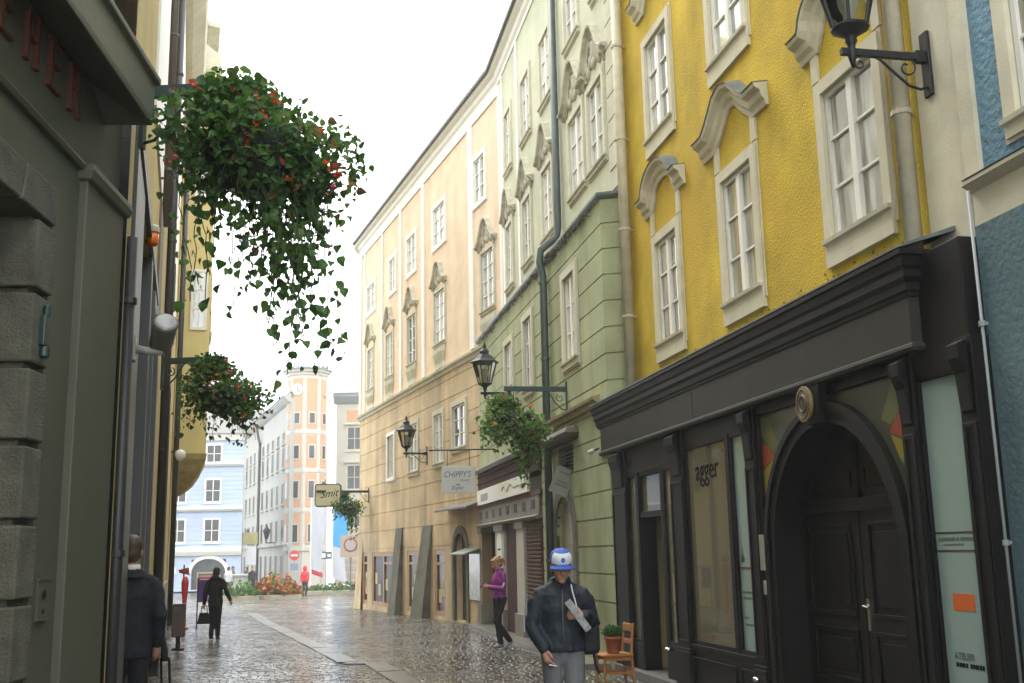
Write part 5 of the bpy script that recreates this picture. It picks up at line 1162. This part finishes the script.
# tilted notice board sticking out of the green wall
t = thing('notice_board', 'tilted pale grey board with faded print on the green wall', 'sign', tuple(FG.at(19.5,.14,2.98)), 0)
q = Matrix.Rotation(R(22),3,'Y') @ Matrix.Identity(3)
mb = MB(); mb.obox((0,0,0), q@Vector((.17,0,0)), (0,.012,0), q@Vector((0,0,.24))); bd = mb.build('board', mat('grey_board',(0.17,0.18,0.145),.5,var=.1,vscale=6), t)
mb = MB()
for z, w_ in ((.14,.12),(-.02,.09),(-.08,.13)): mb.obox(q@Vector((.02,-.013,z)), q@Vector((w_,0,0)), (0,.001,0), q@Vector((0,0,.018)))
mb.build('faded_print', mat('faded_ink',(0.10,0.10,0.105),.6), bd)
MB().tube([(.02,0,.27),(.30,.06,.30)], .012, 6).build('arm', iron, t)

# ------------------------------------------------------------------ chair with pot plant
chw = mat('orange_wood', (0.40,0.165,0.045), .5, var=.25, vscale=7)
t = thing('wooden_chair', 'small orange brown wooden chair set sideways by the shop door', 'chair', (1.25,14.75,0), R(14))
MB().box(-.21,.22,-.20,.20,.39,.425).build('seat', chw, t, bevel=.012)
for x, y in ((-.17,-.16),(-.17,.16)): MB().tube([(x-.01,y,0),(x,y,.39)], [.016,.021], 8).build('leg', chw, t)
for y in (-.17,.17): MB().tube([(.23,y,0),(.195,y,.40),(.21,y,.62),(.235,y,.81)], [.018,.021,.02,.016], 8).build('leg', chw, t)
mb = MB(); mb.box(.205,.235,-.17,.17,.70,.80); mb.box(.20,.222,-.17,.17,.54,.60); mb.build('backrest', chw, t, bevel=.006)
mb = MB()
for y in (-.16,.16): mb.box(-.17,.20,y-.01,y+.01,.17,.20)
mb.box(-.16,-.14,-.16,.16,.21,.24); mb.box(.19,.21,-.16,.16,.21,.24); mb.box(-.17,.19,-.175,-.155,.34,.388); mb.box(-.17,.19,.155,.175,.34,.388); mb.build('stretcher', chw, t)
t = thing('potted_plant', 'round green plant in a terracotta pot standing on the wooden chair', 'plant', (1.25,14.72,.427), 0)
MB().lathe([(.075,0),(.08,.01),(.10,.17),(.118,.175),(.12,.215),(.10,.215),(.095,.19)], n=18).build('pot', mat('terracotta',(0.33,0.10,0.045),.8,var=.25,vscale=9), t, smooth=True)
mb = MB()
def smp():
    d = Vector((random.gauss(0,1),random.gauss(0,1),random.gauss(.1,.8))).normalized()*random.uniform(.5,1); return (d.x*.135,d.y*.135,.275+d.z*.08), (d.x*.6,d.y*.6,.5)
leaves(mb, 700, smp, .032, -.2, (6,5,1,.1)); o = mb.build('foliage', leafm, t, fixn=False); o['kind'] = 'stuff'

# ------------------------------------------------------------------ left side: lamps, bin, stands
t = thing('floodlight', 'round grey floodlight on an arm beside the grey shop', 'lamp', tuple(FK.at(.62,.03,3.25)), FK.rot)
MB().box(-.06,.06,0,.04,-.09,.09).build('wall_plate', mat('pale_metal',(0.40,0.39,0.33),.5,.2), t, bevel=.006)
MB().tube([(0,.03,0),(-.03,.22,-.02)], [.035,.018], 10).build('arm', mat('pale_metal',(0,0,0)), t, smooth=True)
ax = Vector((.62,.12,.45)).normalized()
hd = MB().tube([Vector((-.10,.20,.04))-ax*.02, Vector((-.10,.20,.04))+ax*.02, Vector((-.10,.20,.04))+ax*.22, Vector((-.10,.20,.04))+ax*.25], [.05,.085,.09,.095], 20).build('lamp_head', mat('grey_enamel',(0.16,0.16,0.14),.35,.3), t, smooth=True)
c = Vector((-.10,.20,.04))+ax*.251; MB().tube([c, c+ax*.012], [.082,.07], 20).build('lens', mat('lens',(0.45,0.46,0.45),.08), hd)
t = thing('alarm_lamp', 'orange warning lamp under a pale cap on the left yellow wall', 'lamp', tuple(FK.at(3.1,.05,4.86)), FK.rot)
MB().lathe([(.045,-.13),(.06,-.11),(.062,.0)], n=16).build('lens', mat('orange_lens',(0.75,0.16,0.01),.25), t, smooth=True); MB().lathe([(.07,0),(.07,.05),(.05,.07)], n=16).build('cap', mat('pale_cap',(0.5,0.45,0.32),.5), t); MB().box(-.02,.02,-.10,0,.0,.04).build('arm', iron, t)
MB().tube([(0,-.09,.04),(.02,-.095,.15),(.12,-.098,.28)], .006, 5).build('cable', iron, t)
t = thing('security_camera', 'small white dome camera under the corbelled bay', 'camera', tuple(FK.at(25.0,.25,4.75)), FK.rot)
MB().lathe([(.02,-.22),(.10,-.16),(.15,-.05),(.14,.06),(.06,.12)], n=14).build('dome', mat('white_plastic',(0.7,0.7,0.68),.4), t, smooth=True); MB().box(-.03,.03,-.25,0,.02,.08).build('arm', iron, t)
t = thing('litter_bin', 'brown grey metal litter bin on a post by the left wall', 'bin', (-6.86,22.4,gz(22.4)), R(15))
MB().box(-.13,.13,-.12,.12,.25,.87).build('bin_body', mat('bin_brown',(0.11,0.085,0.075),.5,var=.2,vscale=4), t, bevel=.02); MB().tube([(0,.0,0),(0,.0,.30)], .045, 10).build('post', iron, t); MB().lathe([(.12,0),(.12,.03),(.05,.04)], n=14).build('foot', iron, t); MB().box(-.14,.14,-.13,.13,.872,.90).build('lid', mat('bin_lid',(0.05,0.045,0.04),.5), t, bevel=.008)
t = thing('advertising_stand', 'bright red stand with a flared top outside the left shops', 'stand', (-9.05,30,gz(30)), 0)
MB().lathe([(.12,0),(.12,.05),(.055,.09),(.055,.7),(.085,1.0),(.10,1.25),(.07,1.36),(.04,1.4)], n=14).build('column', mat('bright_red',(0.62,0.05,0.025),.45), t); MB().add([(-.2,0,1.58),(.08,-.05,1.64),(.10,.0,1.44),(-.18,.05,1.5),(-.2,.06,1.58),(.08,.03,1.64),(.10,.06,1.44),(-.18,.1,1.5)],[(0,1,2,3),(4,7,6,5),(0,4,5,1),(1,5,6,2),(2,6,7,3),(3,7,4,0)]).build('pennant', mat('faded_red',(0.50,0.09,0.05),.6), t)
MB().tube([(-.05,.02,1.38),(-.05,.02,1.72)], .02, 6).build('mast', iron, t)
t = thing('display_rack', 'thin black metal frame with a purple poster beside the red stand', 'rack', (-8.75,30.6,gz(30.6)), R(10))
mb = MB()
for x in (-.12,.30): mb.tube([(x,0,0),(x,0,1.35)], .018, 6)
mb.tube([(-.12,0,1.35),(.30,0,1.35)], .018, 6); mb.tube([(-.12,0,.12),(.30,0,.12)], .018, 6); mb.tube([(-.12,-.25,.02),(-.12,.25,.02)], .02, 6); mb.tube([(.30,-.25,.02),(.30,.25,.02)], .02, 6); mb.build('frame', iron, t)
MB().box(-.10,.16,-.01,.01,.70,1.30).build('poster', mat('purple_poster',(0.10,0.06,0.22),.5,var=.3,vscale=6), t)
t = thing('luggage_trolley', 'black folding trolley with strap leaning behind the man in the suit', 'trolley', (-3.03,9.55,0), R(-17))
mb = MB()
for x in (-.045,.045): mb.tube([(x+.10,-.04,.03),(x*.9,.0,.93)], .011, 7)
mb.tube([(.06,-.04,.1),(.15,-.04,.1)], .012, 6); mb.build('frame', iron, t)
MB().tube([(0,0,.90),(-.01,.0,.98),(-.05,.01,1.15),(-.10,.02,1.33)], [(.035,.02),(.04,.022),(.02,.014),(.008,.008)], 8).build('strap', mat('black_webbing',(0.015,0.015,0.016),.7), t)
for x in (.05,.15): MB().tube([(x-.012,-.04,.06),(x+.012,-.04,.06)], .06, 14).build('wheel', mat('rubber',(0.02,0.02,0.02),.7), t)

# ------------------------------------------------------------------ people
clouds = bpy.data.textures.new('cloth_folds', 'CLOUDS'); clouds.noise_scale = 0.10
def fuse(o, voxel, smooth=4, wrinkle=0.0):
    """melts the overlapping pieces of one mesh into a single continuous surface"""
    r = o.modifiers.new('fuse', 'REMESH'); r.mode = 'VOXEL'; r.voxel_size = voxel; r.use_smooth_shade = True
    if wrinkle:
        d = o.modifiers.new('folds', 'DISPLACE'); d.texture = clouds; d.strength = wrinkle; d.mid_level = .5; d.texture_coords = 'LOCAL'
    if smooth: s = o.modifiers.new('relax', 'SMOOTH'); s.iterations = smooth; s.factor = .5
    dg = bpy.context.evaluated_depsgraph_get(); me = bpy.data.meshes.new_from_object(o.evaluated_get(dg))
    ms = list(o.data.materials); o.modifiers.clear(); o.data = me; me.materials.clear()
    for q in ms: me.materials.append(q)
    me.polygons.foreach_set('use_smooth', [True]*len(me.polygons)); return o
def limb(mb, pts, rs, n=12):
    """tapered limb with rounded ends"""
    pts = [Vector(p) for p in pts]; r0 = rs[0] if not isinstance(rs[0],tuple) else min(rs[0]); r1 = rs[-1] if not isinstance(rs[-1],tuple) else min(rs[-1])
    d0 = (pts[0]-pts[1]).normalized(); d1 = (pts[-1]-pts[-2]).normalized()
    sc_ = lambda r, k: tuple(v*k for v in r) if isinstance(r,tuple) else r*k
    P = [pts[0]+d0*r0*.85, pts[0]+d0*r0*.5]+pts+[pts[-1]+d1*r1*.5, pts[-1]+d1*r1*.85]
    Rr = [sc_(rs[0],.45), sc_(rs[0],.85)]+list(rs)+[sc_(rs[-1],.85), sc_(rs[-1],.45)]
    mb.tube(P, Rr, n)
def hand(mb, w, d, t, curl, k=1.0):
    """w wrist, d direction of the hand, t side the thumb leaves from, curl direction the fingers bend to"""
    w = Vector(w); d = Vector(d).normalized(); t = (Vector(t)-d*Vector(t).dot(d)).normalized(); c = Vector(curl).normalized()
    pc = w+d*.05*k; limb(mb, [w-d*.01, w+d*.03*k, w+d*.085*k], [.026*k,.034*k,.036*k], 10)
    for i, (o, l) in enumerate(((.030,.070),(.010,.080),(-.010,.075),(-.029,.058))):
        b = w+d*.088*k+t*o*k; e1 = b+(d*.75+c*.5).normalized()*l*.45*k; e2 = e1+(d*.35+c*.9).normalized()*l*.35*k; e3 = e2+(c*.95-d*.1).normalized()*l*.25*k
        limb(mb, [b-d*.03*k,b,e1,e2,e3], [.0105*k,.0105*k,.0098*k,.009*k,.0078*k], 8)
    b = w+d*.03*k+t*.028*k; e1 = b+(d*.6+t*.7+c*.2).normalized()*.04*k; e2 = e1+(d*.85+t*.15+c*.4).normalized()*.032*k
    limb(mb, [b-t*.01*k, b, e1, e2], [.014*k,.014*k,.0115*k,.009*k], 8)
def head(mb, c, yaw, pitch, k=1.0):
    """head with nose, brow, chin and ears; looks towards -Y before turning"""
    Mx = Matrix.Translation(Vector(c)) @ Matrix.Rotation(yaw,4,'Z') @ Matrix.Rotation(pitch,4,'X')
    def put(fn):
        t_ = MB(); fn(t_); o = len(mb.v); mb.v += [tuple(Mx @ Vector([q*k for q in p])) for p in t_.v]; mb.f += [tuple(i+o for i in f) for f in t_.f]; mb.mi += [0]*len(t_.f)
    put(lambda b: b.ball((0,.01,.025),.077,.098,.10,16,12)); put(lambda b: b.ball((0,-.022,-.045),.060,.070,.075,14,10)); put(lambda b: b.ball((0,-.07,-.095),.030,.026,.024,10,8))
    put(lambda b: limb(b,[(0,-.092,.018),(0,-.112,-.02),(0,-.105,-.032)],[.010,.016,.014],8)); put(lambda b: limb(b,[(-.04,-.078,.03),(0,-.092,.032),(.04,-.078,.03)],[.012,.013,.012],8))
    put(lambda b: limb(b,[(-.02,-.088,-.062),(0,-.094,-.06),(.02,-.088,-.062)],[.008,.010,.008],8))
    for s in (-1,1): put(lambda b: b.ball((s*.078,.015,-.01),.012,.024,.034,8,6)); put(lambda b: b.ball((s*.045,-.06,-.02),.026,.028,.026,8,6))
    return Mx
def person(label, loc, rz, P, skin, colours, H=1.0, vox=.009, cv=.013, group=None):
    """P: joint positions in metres (faces -Y); colours: jacket, trousers, shoes, hair"""
    t = thing('person', label, 'person', loc, rz, group)
    J = {k: Vector(v)*H for k, v in P.items() if k[:2] != "hd" and k != "hairx" and isinstance(v, tuple) and len(v) == 3 and not isinstance(v[0], tuple) and not callable(v[0])}
    yaw, pit = P.get('yaw',0), P.get('pitch',0); mb = MB(); h = H
    Mx = head(mb, J['head'], yaw, pit, h)
    limb(mb, [J['neck']+(J['head']-J['neck'])*.65, J['neck'], J['chest']], [.052*h,.056*h,.07*h])
    mb.tube([J['chest']+Vector((0,0,.09*h)), J['chest'], (J['chest']+J['pelvis'])/2, J['pelvis'], J['pelvis']-Vector((0,0,.08*h))], [(.08*h,.06*h),(.125*h,.085*h),(.115*h,.08*h),(.14*h,.095*h),(.11*h,.08*h)], 16)
    for s in ('l','r'):
        S0 = Vector((J['sh_'+s].x*.86,J['sh_'+s].y,J['sh_'+s].z-.055*h)); limb(mb, [S0,J['el_'+s],J['wr_'+s]], [.036*h,.034*h,.026*h]); limb(mb, [S0, J['chest']+Vector((0,0,.03*h))], [.038*h,.06*h])
        limb(mb, [J['hip_'+s],J['kn_'+s],J['an_'+s]], [.075*h,.05*h,.036*h]); limb(mb, [J['an_'+s],J['an_'+s]+Vector(P.get('ft_'+s,(0,-1,-.05))).normalized()*.06*h+Vector((0,0,-.04*h))], [.030*h,.016*h])
        hd = P.get('hd_'+s); hv = Vector(hd[0]) if hd else (J['wr_'+s]-J['el_'+s]); hand(mb, J['wr_'+s], hv, hd[1] if hd else (0,-1,.1), hd[2] if hd else ((.3 if s == 'r' else -.3),-.5,-.2), h)
    body = fuse(mb.build('body', skin, t), vox, 2)
    jk, tr, sh, hr = colours
    # trousers
    mb = MB()
    for s in ('l','r'):
        k_ = J['kn_'+s]; a_ = J['an_'+s]; hp = J['hip_'+s]
        limb(mb, [hp+Vector((0,0,.02*h)), hp*.5+k_*.5, k_, k_*.45+a_*.55, a_+Vector((0,0,.01*h))], [(.098*h,.105*h),.085*h,.068*h,.064*h,.056*h], 14)
    limb(mb, [J['pelvis']+Vector((0,0,.08*h)), J['pelvis'], J['pelvis']-Vector((0,0,.07*h))], [(.15*h,.11*h),(.165*h,.115*h),(.14*h,.10*h)], 16)
    fuse(mb.build('trousers', tr, t), cv, 3, .012*h)
    # jacket
    ws = P.get('bulk',1.0); hem = P.get('hem',.0)*h; mb = MB(); lo = J['pelvis']+Vector((0,0,.03*h-hem))
    mid = (J['chest']+J['pelvis'])/2
    mb.tube([lo-Vector((0,0,.04*h)), lo, mid, J['chest'], J['chest']+Vector((0,0,.10*h)), (J['sh_l']+J['sh_r'])/2+Vector((0,.0,.035*h)), J['neck']+Vector((0,.01*h,.02*h))],
        [(.175*h*ws,.125*h*ws),(.18*h*ws,.13*h*ws),(.168*h*ws,.125*h*ws),(.18*h*ws,.13*h*ws),(.15*h*ws,.11*h*ws),(.10*h,.08*h),(.066*h,.066*h)], 20)
    for s in ('l','r'):
        S_, E_, W_ = J['sh_'+s], J['el_'+s], J['wr_'+s]
        I_ = Vector((-S_.x*.28,0,0)); S_ = S_+Vector((0,0,-.03*h))
        limb(mb, [J['neck']+Vector((S_.x*.18,.01*h,-.01*h)), S_+I_*.5+Vector((0,0,.022*h))], [.052*h,.050*h], 12)
        limb(mb, [S_+I_+Vector((0,0,.005*h)), S_+Vector((0,0,-.005*h)), S_+(E_-S_)*.22+Vector((S_.x*.06,0,0)), S_*.4+E_*.6, E_, E_*.4+W_*.6, W_-(W_-E_)*.03], [.05*h,.060*h*ws,.066*h*ws,.060*h*ws,.058*h*ws,.052*h*ws,.045*h*ws], 14)
    if P.get('collar'): 
        n = J['neck']; mb.lathe([(.062*h,-.0),(.078*h,.0),(.080*h,.055*h),(.064*h,.06*h)], (n.x,n.y+.008,n.z), 16)
    if P.get('hood'): n = J['neck']; mb.ball((n.x,n.y+.085*h,n.z+.0*h),.11*h,.07*h,.075*h,12,8)
    j_ = fuse(mb.build('jacket', jk, t), cv, 3, P.get('folds',.02)*h)
    # shoes
    for s in ('l','r'):
        a_ = J['an_'+s]; f_ = Vector(P.get('ft_'+s, (0,-1,-.05))).normalized(); mb = MB()
        limb(mb, [a_+Vector((0,0,.0)), a_-Vector((0,0,.035*h))], [.045*h,.042*h]); limb(mb, [a_-f_*.045*h-Vector((0,0,.045*h)), a_+f_*.06*h-Vector((0,0,.045*h)), a_+f_*.145*h-Vector((0,0,.052*h))], [(.036*h,.036*h),(.042*h,.034*h),(.036*h,.026*h)], 12)
        fuse(mb.build('shoe', sh, t), cv*.8, 2)
    # hair
    if hr:
        mb = MB()
        def put(fn):
            t_ = MB(); fn(t_); o = len(mb.v); mb.v += [tuple(Mx @ Vector([q*h for q in p])) for p in t_.v]; mb.f += [tuple(i+o for i in f) for f in t_.f]; mb.mi += [0]*len(t_.f)
        put(lambda b: b.ball((0,.025,.042 if not P.get('capped') else .01),.086 if not P.get('capped') else .08,.100 if not P.get('capped') else .09,.096 if not P.get('capped') else .06,16,12)); put(lambda b: b.ball((0,.055,-.02),.078,.065,.085,14,10))
        for fn in P.get('hairx', ()): put(fn)
        if not P.get('capped'): put(lambda b: limb(b,[(-.05,-.06,.085),(0,-.078,.088),(.05,-.06,.085)],[.02,.022,.02],8))
        fuse(mb.build('hair', hr, t), .009, 2, .010)
    return t, J, Mx, body
skin = mat('skin', (0.48,0.25,0.17), .55, var=.06, vscale=12)
navy = mat('navy_jacket', (0.012,0.019,0.027), .7, var=.3, vscale=5); jeans = mat('grey_jeans', (0.16,0.165,0.17), .9, var=.25, vscale=7, bump=.2, bscale=120); blk = mat('black_cloth', (0.012,0.012,0.013), .8, var=.2, vscale=6); shoe = mat('black_shoe', (0.015,0.014,0.013), .4)
hair_d = mat('dark_hair', (0.018,0.013,0.010), .55, var=.3, vscale=30); hair_b = mat('blond_hair', (0.36,0.20,0.08), .55, var=.35, vscale=25)
def ppt(head=(0,-.01,1.63), **kw):
    d = dict(head=head, neck=(0,.005,1.475), chest=(0,.0,1.28), pelvis=(0,0,.95), sh_l=(.175,0,1.41), sh_r=(-.175,0,1.41), el_l=(.235,.02,1.12), el_r=(-.235,.02,1.12), wr_l=(.245,-.05,.87), wr_r=(-.245,-.05,.87),
        hip_l=(.085,0,.92), hip_r=(-.085,0,.92), kn_l=(.09,-.02,.50), kn_r=(-.09,-.02,.50), an_l=(.09,.02,.085), an_r=(-.09,.02,.085)); d.update(kw); return d
# man in the cap walking towards the camera  (person's left = +x)
P_ = ppt(head=(.0,-.07,1.60), neck=(0,-.01,1.46), el_r=(-.255,-.01,1.13), wr_r=(-.155,-.12,.95), el_l=(.265,.03,1.14), wr_l=(.165,-.17,1.21), kn_l=(.095,-.12,.51), an_l=(.085,-.02,.085), kn_r=(-.085,-.02,.50), an_r=(-.08,.17,.12),
    hd_r=((.25,-.25,-1),(.4,-1,0),(.6,.2,-.3)), hd_l=((-.75,-.35,.10),(.1,.2,1),(-.25,.9,-.2)), bulk=1.12, hem=.02, collar=True, hood=True, capped=True, yaw=R(4), pitch=R(17), folds=.035)
man, J, Mx, body = person('man in blue and white cap and dark jacket walking past the wooden chair', (.37,9.35,0), R(3), P_, skin, (navy, jeans, shoe, hair_d), 1.015, .0065, .010)
H_ = 1.015
def onhead(fn, m_, nm, fu=None):
    b = MB(); fn(b); o = MB(); o.v = [tuple(Mx @ Vector([q*H_ for q in p])) for p in b.v]; o.f = b.f; o.mi = b.mi; ob = o.build(nm, m_, man, smooth=True); return ob
capb = mat('cap_blue', (0.03,0.10,0.42), .7, var=.1, vscale=9); capw = mat('cap_white', (0.72,0.73,0.75), .7)
onhead(lambda b: b.lathe([(.091,.04),(.094,.06),(.092,.09),(.081,.120),(.058,.140),(.03,.150),(.008,.152)], (0,.012,0), 24, 1, 1.14), capb, 'cap_crown')
def bill(b):
    n = 12; vs = []
    for r_, dz in ((.091,.0),(.12,-.004),(.150,-.014),(.157,-.018)):
        for i in range(n+1): a = R(-148+116*i/n); vs.append((r_*math.cos(a)*(1 if r_ < .1 else .82), .012+r_*1.12*math.sin(a), .052+dz-.025*abs(math.cos(a))**2))
    k = len(vs); vs += [(x,y,z-.006) for x,y,z in vs]
    f = [(j*(n+1)+i,j*(n+1)+i+1,(j+1)*(n+1)+i+1,(j+1)*(n+1)+i) for j in range(3) for i in range(n)]
    b.add(vs, f+[tuple(q+k for q in reversed(ff)) for ff in f]+[(3*(n+1)+i,3*(n+1)+i+1,k+3*(n+1)+i+1,k+3*(n+1)+i) for i in range(n)])
onhead(bill, capb, 'cap_bill')
def front(b):
    vs = []; n = 10
    for z, r_ in ((.048,.0945),(.06,.0965),(.09,.0945),(.117,.0845),(.134,.067)):
        for i in range(n+1): a = R(-155+130*i/n); vs.append((r_*math.cos(a), .012+r_*1.14*math.sin(a), z))
    b.add(vs, [(j*(n+1)+i,j*(n+1)+i+1,(j+1)*(n+1)+i+1,(j+1)*(n+1)+i) for j in range(4) for i in range(n)])
onhead(front, capw, 'cap_front')
onhead(lambda b: b.add([(.018*math.cos(R(45*k)),-.0985+.006*(math.sin(R(45*k))>.3),.088+.02*math.sin(R(45*k))) for k in range(8)], [tuple(range(8))]), capb, 'cap_badge')
for s in (-1,1): onhead(lambda b: b.ball((s*.030,-.086,.012),.011,.007,.006,8,6), mat('eye_dark',(0.02,0.015,0.012),.3), 'eye')
mb = MB(); mb.tube([(.075,-.135,1.48),(.082,-.165,1.42),(.105,-.18,1.33),(.125,-.17,1.20)], .0065, 6); mb.build('cord', capw, man, smooth=True)
# open jacket front: zip, hem band and pocket flaps
zp = mat('zip_grey', (0.10,0.105,0.11), .5)
mb = MB(); mb.tube([(.0,-.10,1.44),(-.004,-.150,1.36),(-.006,-.166,1.25),(-.004,-.160,1.10),(-.0,-.164,.99)], .006, 6); mb.build('zip', zp, man, smooth=True)
mb = MB(); mb.tube([(-.30,-.05,1.33),(-.322,-.03,1.22),(-.318,-.04,1.10)], .007, 6); mb.build('sleeve_stripe', mat('grey_stripe',(0.35,0.36,0.37),.6), man)
# newspaper, shoulder bag and cigarette are things he holds
t = thing('newspaper', 'rolled newspaper in the hand of the man with the cap', 'newspaper', (.37+.125,9.35-.235,1.235), 0)
mb = MB(); ax_ = Vector((.085,-.005,-.12)).normalized(); sx_ = Vector((.8,.1,.55)).normalized(); ny_ = ax_.cross(sx_).normalized()
mb.obox((0,0,0), ax_*.145, sx_*.030, ny_*.012); mb.obox(ax_*.01+ny_*-.014, ax_*.14, sx_*.026, ny_*.003)
mb.build('folded_paper', mat('newsprint',(0.36,0.36,0.345),.8,var=.6,vscale=45), t, bevel=.006)
t = thing('shoulder_bag', 'black shoulder bag at the side of the man with the cap', 'bag', (.37+.24,9.42,1.02), R(10))
o = MB().box(-.10,.07,-.09,.10,-.12,.13).build('bag_body', blk, t, bevel=.04); MB().tube([(-.02,0,.12),(-.06,.02,.3),(-.12,.03,.42)], .015, 6).build('strap', blk, t); MB().tube([(.02,-.02,-.1),(.03,-.03,-.2),(.06,-.03,-.28)], .012, 6).build('loose_strap', blk, t)
t = thing('cigarette', 'white cigarette between the fingers of the man with the cap', 'cigarette', (.37-.09,9.35-.235,.845), 0)
MB().tube([(-.035,-.01,.005),(.03,.0,-.008)], .0045, 8).build('paper', capw, t); MB().tube([(.03,0,-.008),(.04,.0,-.01)], .0047, 8).build('filter', mat('filter_tan',(0.4,0.22,0.1),.7), t)

# woman in the purple jacket, reading her phone, turned to the left
P_ = ppt(head=(.0,-.06,1.615), neck=(0,-.0,1.465), el_r=(-.20,-.04,1.13), wr_r=(-.07,-.27,1.19), el_l=(.20,-.04,1.13), wr_l=(.06,-.27,1.17), kn_l=(.08,-.13,.52), an_l=(.07,.16,.14), kn_r=(-.08,-.01,.50), an_r=(-.07,.03,.085),
    hd_r=((.25,-1,.15),(0,.2,1),(.5,-.2,.3)), hd_l=((-.25,-1,.15),(0,.2,1),(-.5,-.2,.3)), ft_l=(0,-.75,-.6), yaw=R(0), pitch=R(22), bulk=.95, collar=True, folds=.025,
    hairx=(lambda b: limb(b,[(0,.10,.045),(0,.15,.03),(0,.165,-.03),(0,.15,-.10)],[.028,.034,.03,.014],10),))
mag = mat('purple_jacket', (0.26,0.035,0.24), .6, var=.25, vscale=6); blkt = mat('black_trousers', (0.013,0.012,0.014), .8, var=.2)
wom, J, Mx, body = person('blond woman in purple jacket looking at her phone by the brown shopfront', (-.33,20.9,0.0), R(-62), P_, skin, (mag, blkt, mat('grey_shoe',(0.22,0.22,0.22),.6), hair_b), .965, .008, .012)
mb = MB(); mb.tube([(.205,-.0,1.27),(.225,-.03,1.18),(.21,-.06,1.10)], .022, 8); mb.build('sleeve_stripe', mat('white_stripe',(0.6,0.6,0.6),.7), wom)
q = wom.matrix_basis @ Vector((.0,-.40,1.185))
t = thing('mobile_phone', 'dark phone held by the woman in the purple jacket', 'phone', (-.33-.375*math.sin(R(62)),20.9-.375*math.cos(R(62)),1.17), R(-62))
MB().obox((0,0,0),(.035,0,0),(0,.04,.05),(0,.004,-.003)).build('phone_body', blk, t); MB().obox((0,.004,.005),(.03,0,0),(0,.036,.046),(0,.003,-.002)).build('screen', mat('screen_glass',(0.05,0.06,0.07),.1), t)

# woman in black walking away with a handbag
P_ = ppt(head=(.0,-.03,1.60), el_r=(-.27,.04,1.15), wr_r=(-.34,-.06,.93), el_l=(.23,.06,1.14), wr_l=(.265,.03,.86), kn_l=(.075,-.05,.50), an_l=(.07,.06,.10), kn_r=(-.075,-.03,.50), an_r=(-.06,-.05,.085), bulk=.98, hem=.16, hood=True, yaw=R(0), pitch=R(14),
    hairx=(lambda b: b.ball((0,.04,-.04),.088,.075,.075,12,8),))
wb, J, Mx, body = person('woman in black coat and trousers walking away with a handbag', (-6.92,25.3,gz(25.3)), R(180), P_, skin, (blk, blkt, shoe, hair_d), .94, .010, .014)
t = thing('handbag', 'small black handbag in the left hand of the woman in black', 'bag', (-6.92-.245,25.3-.02,gz(25.3)+.36), R(5))
MB().add([(-.15,-.06,0),(.15,-.06,0),(.15,.06,0),(-.15,.06,0),(-.10,-.03,.25),(.10,-.03,.25),(.10,.03,.25),(-.10,.03,.25)],[(0,3,2,1),(4,5,6,7),(0,1,5,4),(1,2,6,5),(2,3,7,6),(3,0,4,7)]).build('bag_body', blk, t, bevel=.02); MB().tube([(-.07,0,.24),(-.06,0,.38),(0,0,.46),(.06,0,.38),(.07,0,.24)], .010, 6).build('handle', blk, t)

# man in the dark suit half hidden by the pier on the left
P_ = ppt(head=(.0,-.05,1.635), neck=(0,.0,1.48), el_l=(.24,.03,1.13), wr_l=(.22,-.12,.92), el_r=(-.23,.05,1.13), wr_r=(-.23,-.06,.89), bulk=.98, hem=.14, yaw=R(-6), pitch=R(8), folds=.02)
suit = mat('dark_suit', (0.017,0.017,0.021), .85, var=.15, vscale=5); brownh = mat('brown_hair', (0.075,0.042,0.022), .55, var=.4, vscale=28)
sm_, J, Mx, body = person('man in dark suit with white collar standing in the doorway at left', tuple(FK.at(2.25,.04,.14)), R(205), P_, skin, (suit, suit, shoe, brownh), 1.03, .008, .011)
n = J['neck']; MB().lathe([(.066,-.015),(.072,-.01),(.070,.04),(.060,.044)], (n.x,n.y+.005,n.z+.012), 20).build('shirt_collar', white, sm_, smooth=True)
fuse(MB().lathe([(.115,-.05),(.095,-.01),(.085,.025),(.078,.026),(.085,-.02)], (n.x,n.y+.012,n.z-.005), 20).build('suit_collar', suit, sm_), .008, 2)

# small figures in the square
def small(label, x, y, rz, jk, k=1.0, hair_=hair_d, group=None, hood=False, tr=blkt):
    return person(label, (x,y,gz(y)), rz, ppt(hood=hood, bulk=1.08, hem=.1, wr_l=(.19,-.1,.93), kn_l=(.09,-.1,.5), an_l=(.09,.05,.1)), skin, (jk, tr, shoe, hair_), k, .02, .022, group)
redj = mat('red_raincoat', (0.62,0.03,0.05), .5, var=.15)
t, J, Mx, b = small('person in hooded red raincoat standing by the low green bed', -12.05, 62.5, R(30), redj, .96, None, None, True)
n = J['head']; fuse(MB().ball((n.x,n.y+.03,n.z+.0),.125,.14,.17,12,10).build('hood', redj, t), .02, 2)
small('person in dark jacket at the right of the group by the grey house', -16.0, 66.5, R(40), blk)
small('person in navy coat in the middle of the group by the grey house', -17.0, 69.0, R(-60), navy, .98)
small('person with white top in the group by the grey house', -17.45, 66.5, R(160), mat('pale_top',(0.55,0.55,0.55),.8), 1.0)
small('person in grey coat at the left of the group by the grey house', -18.6, 72.0, R(90), mat('grey_coat',(0.08,0.08,0.085),.8), 1.02)
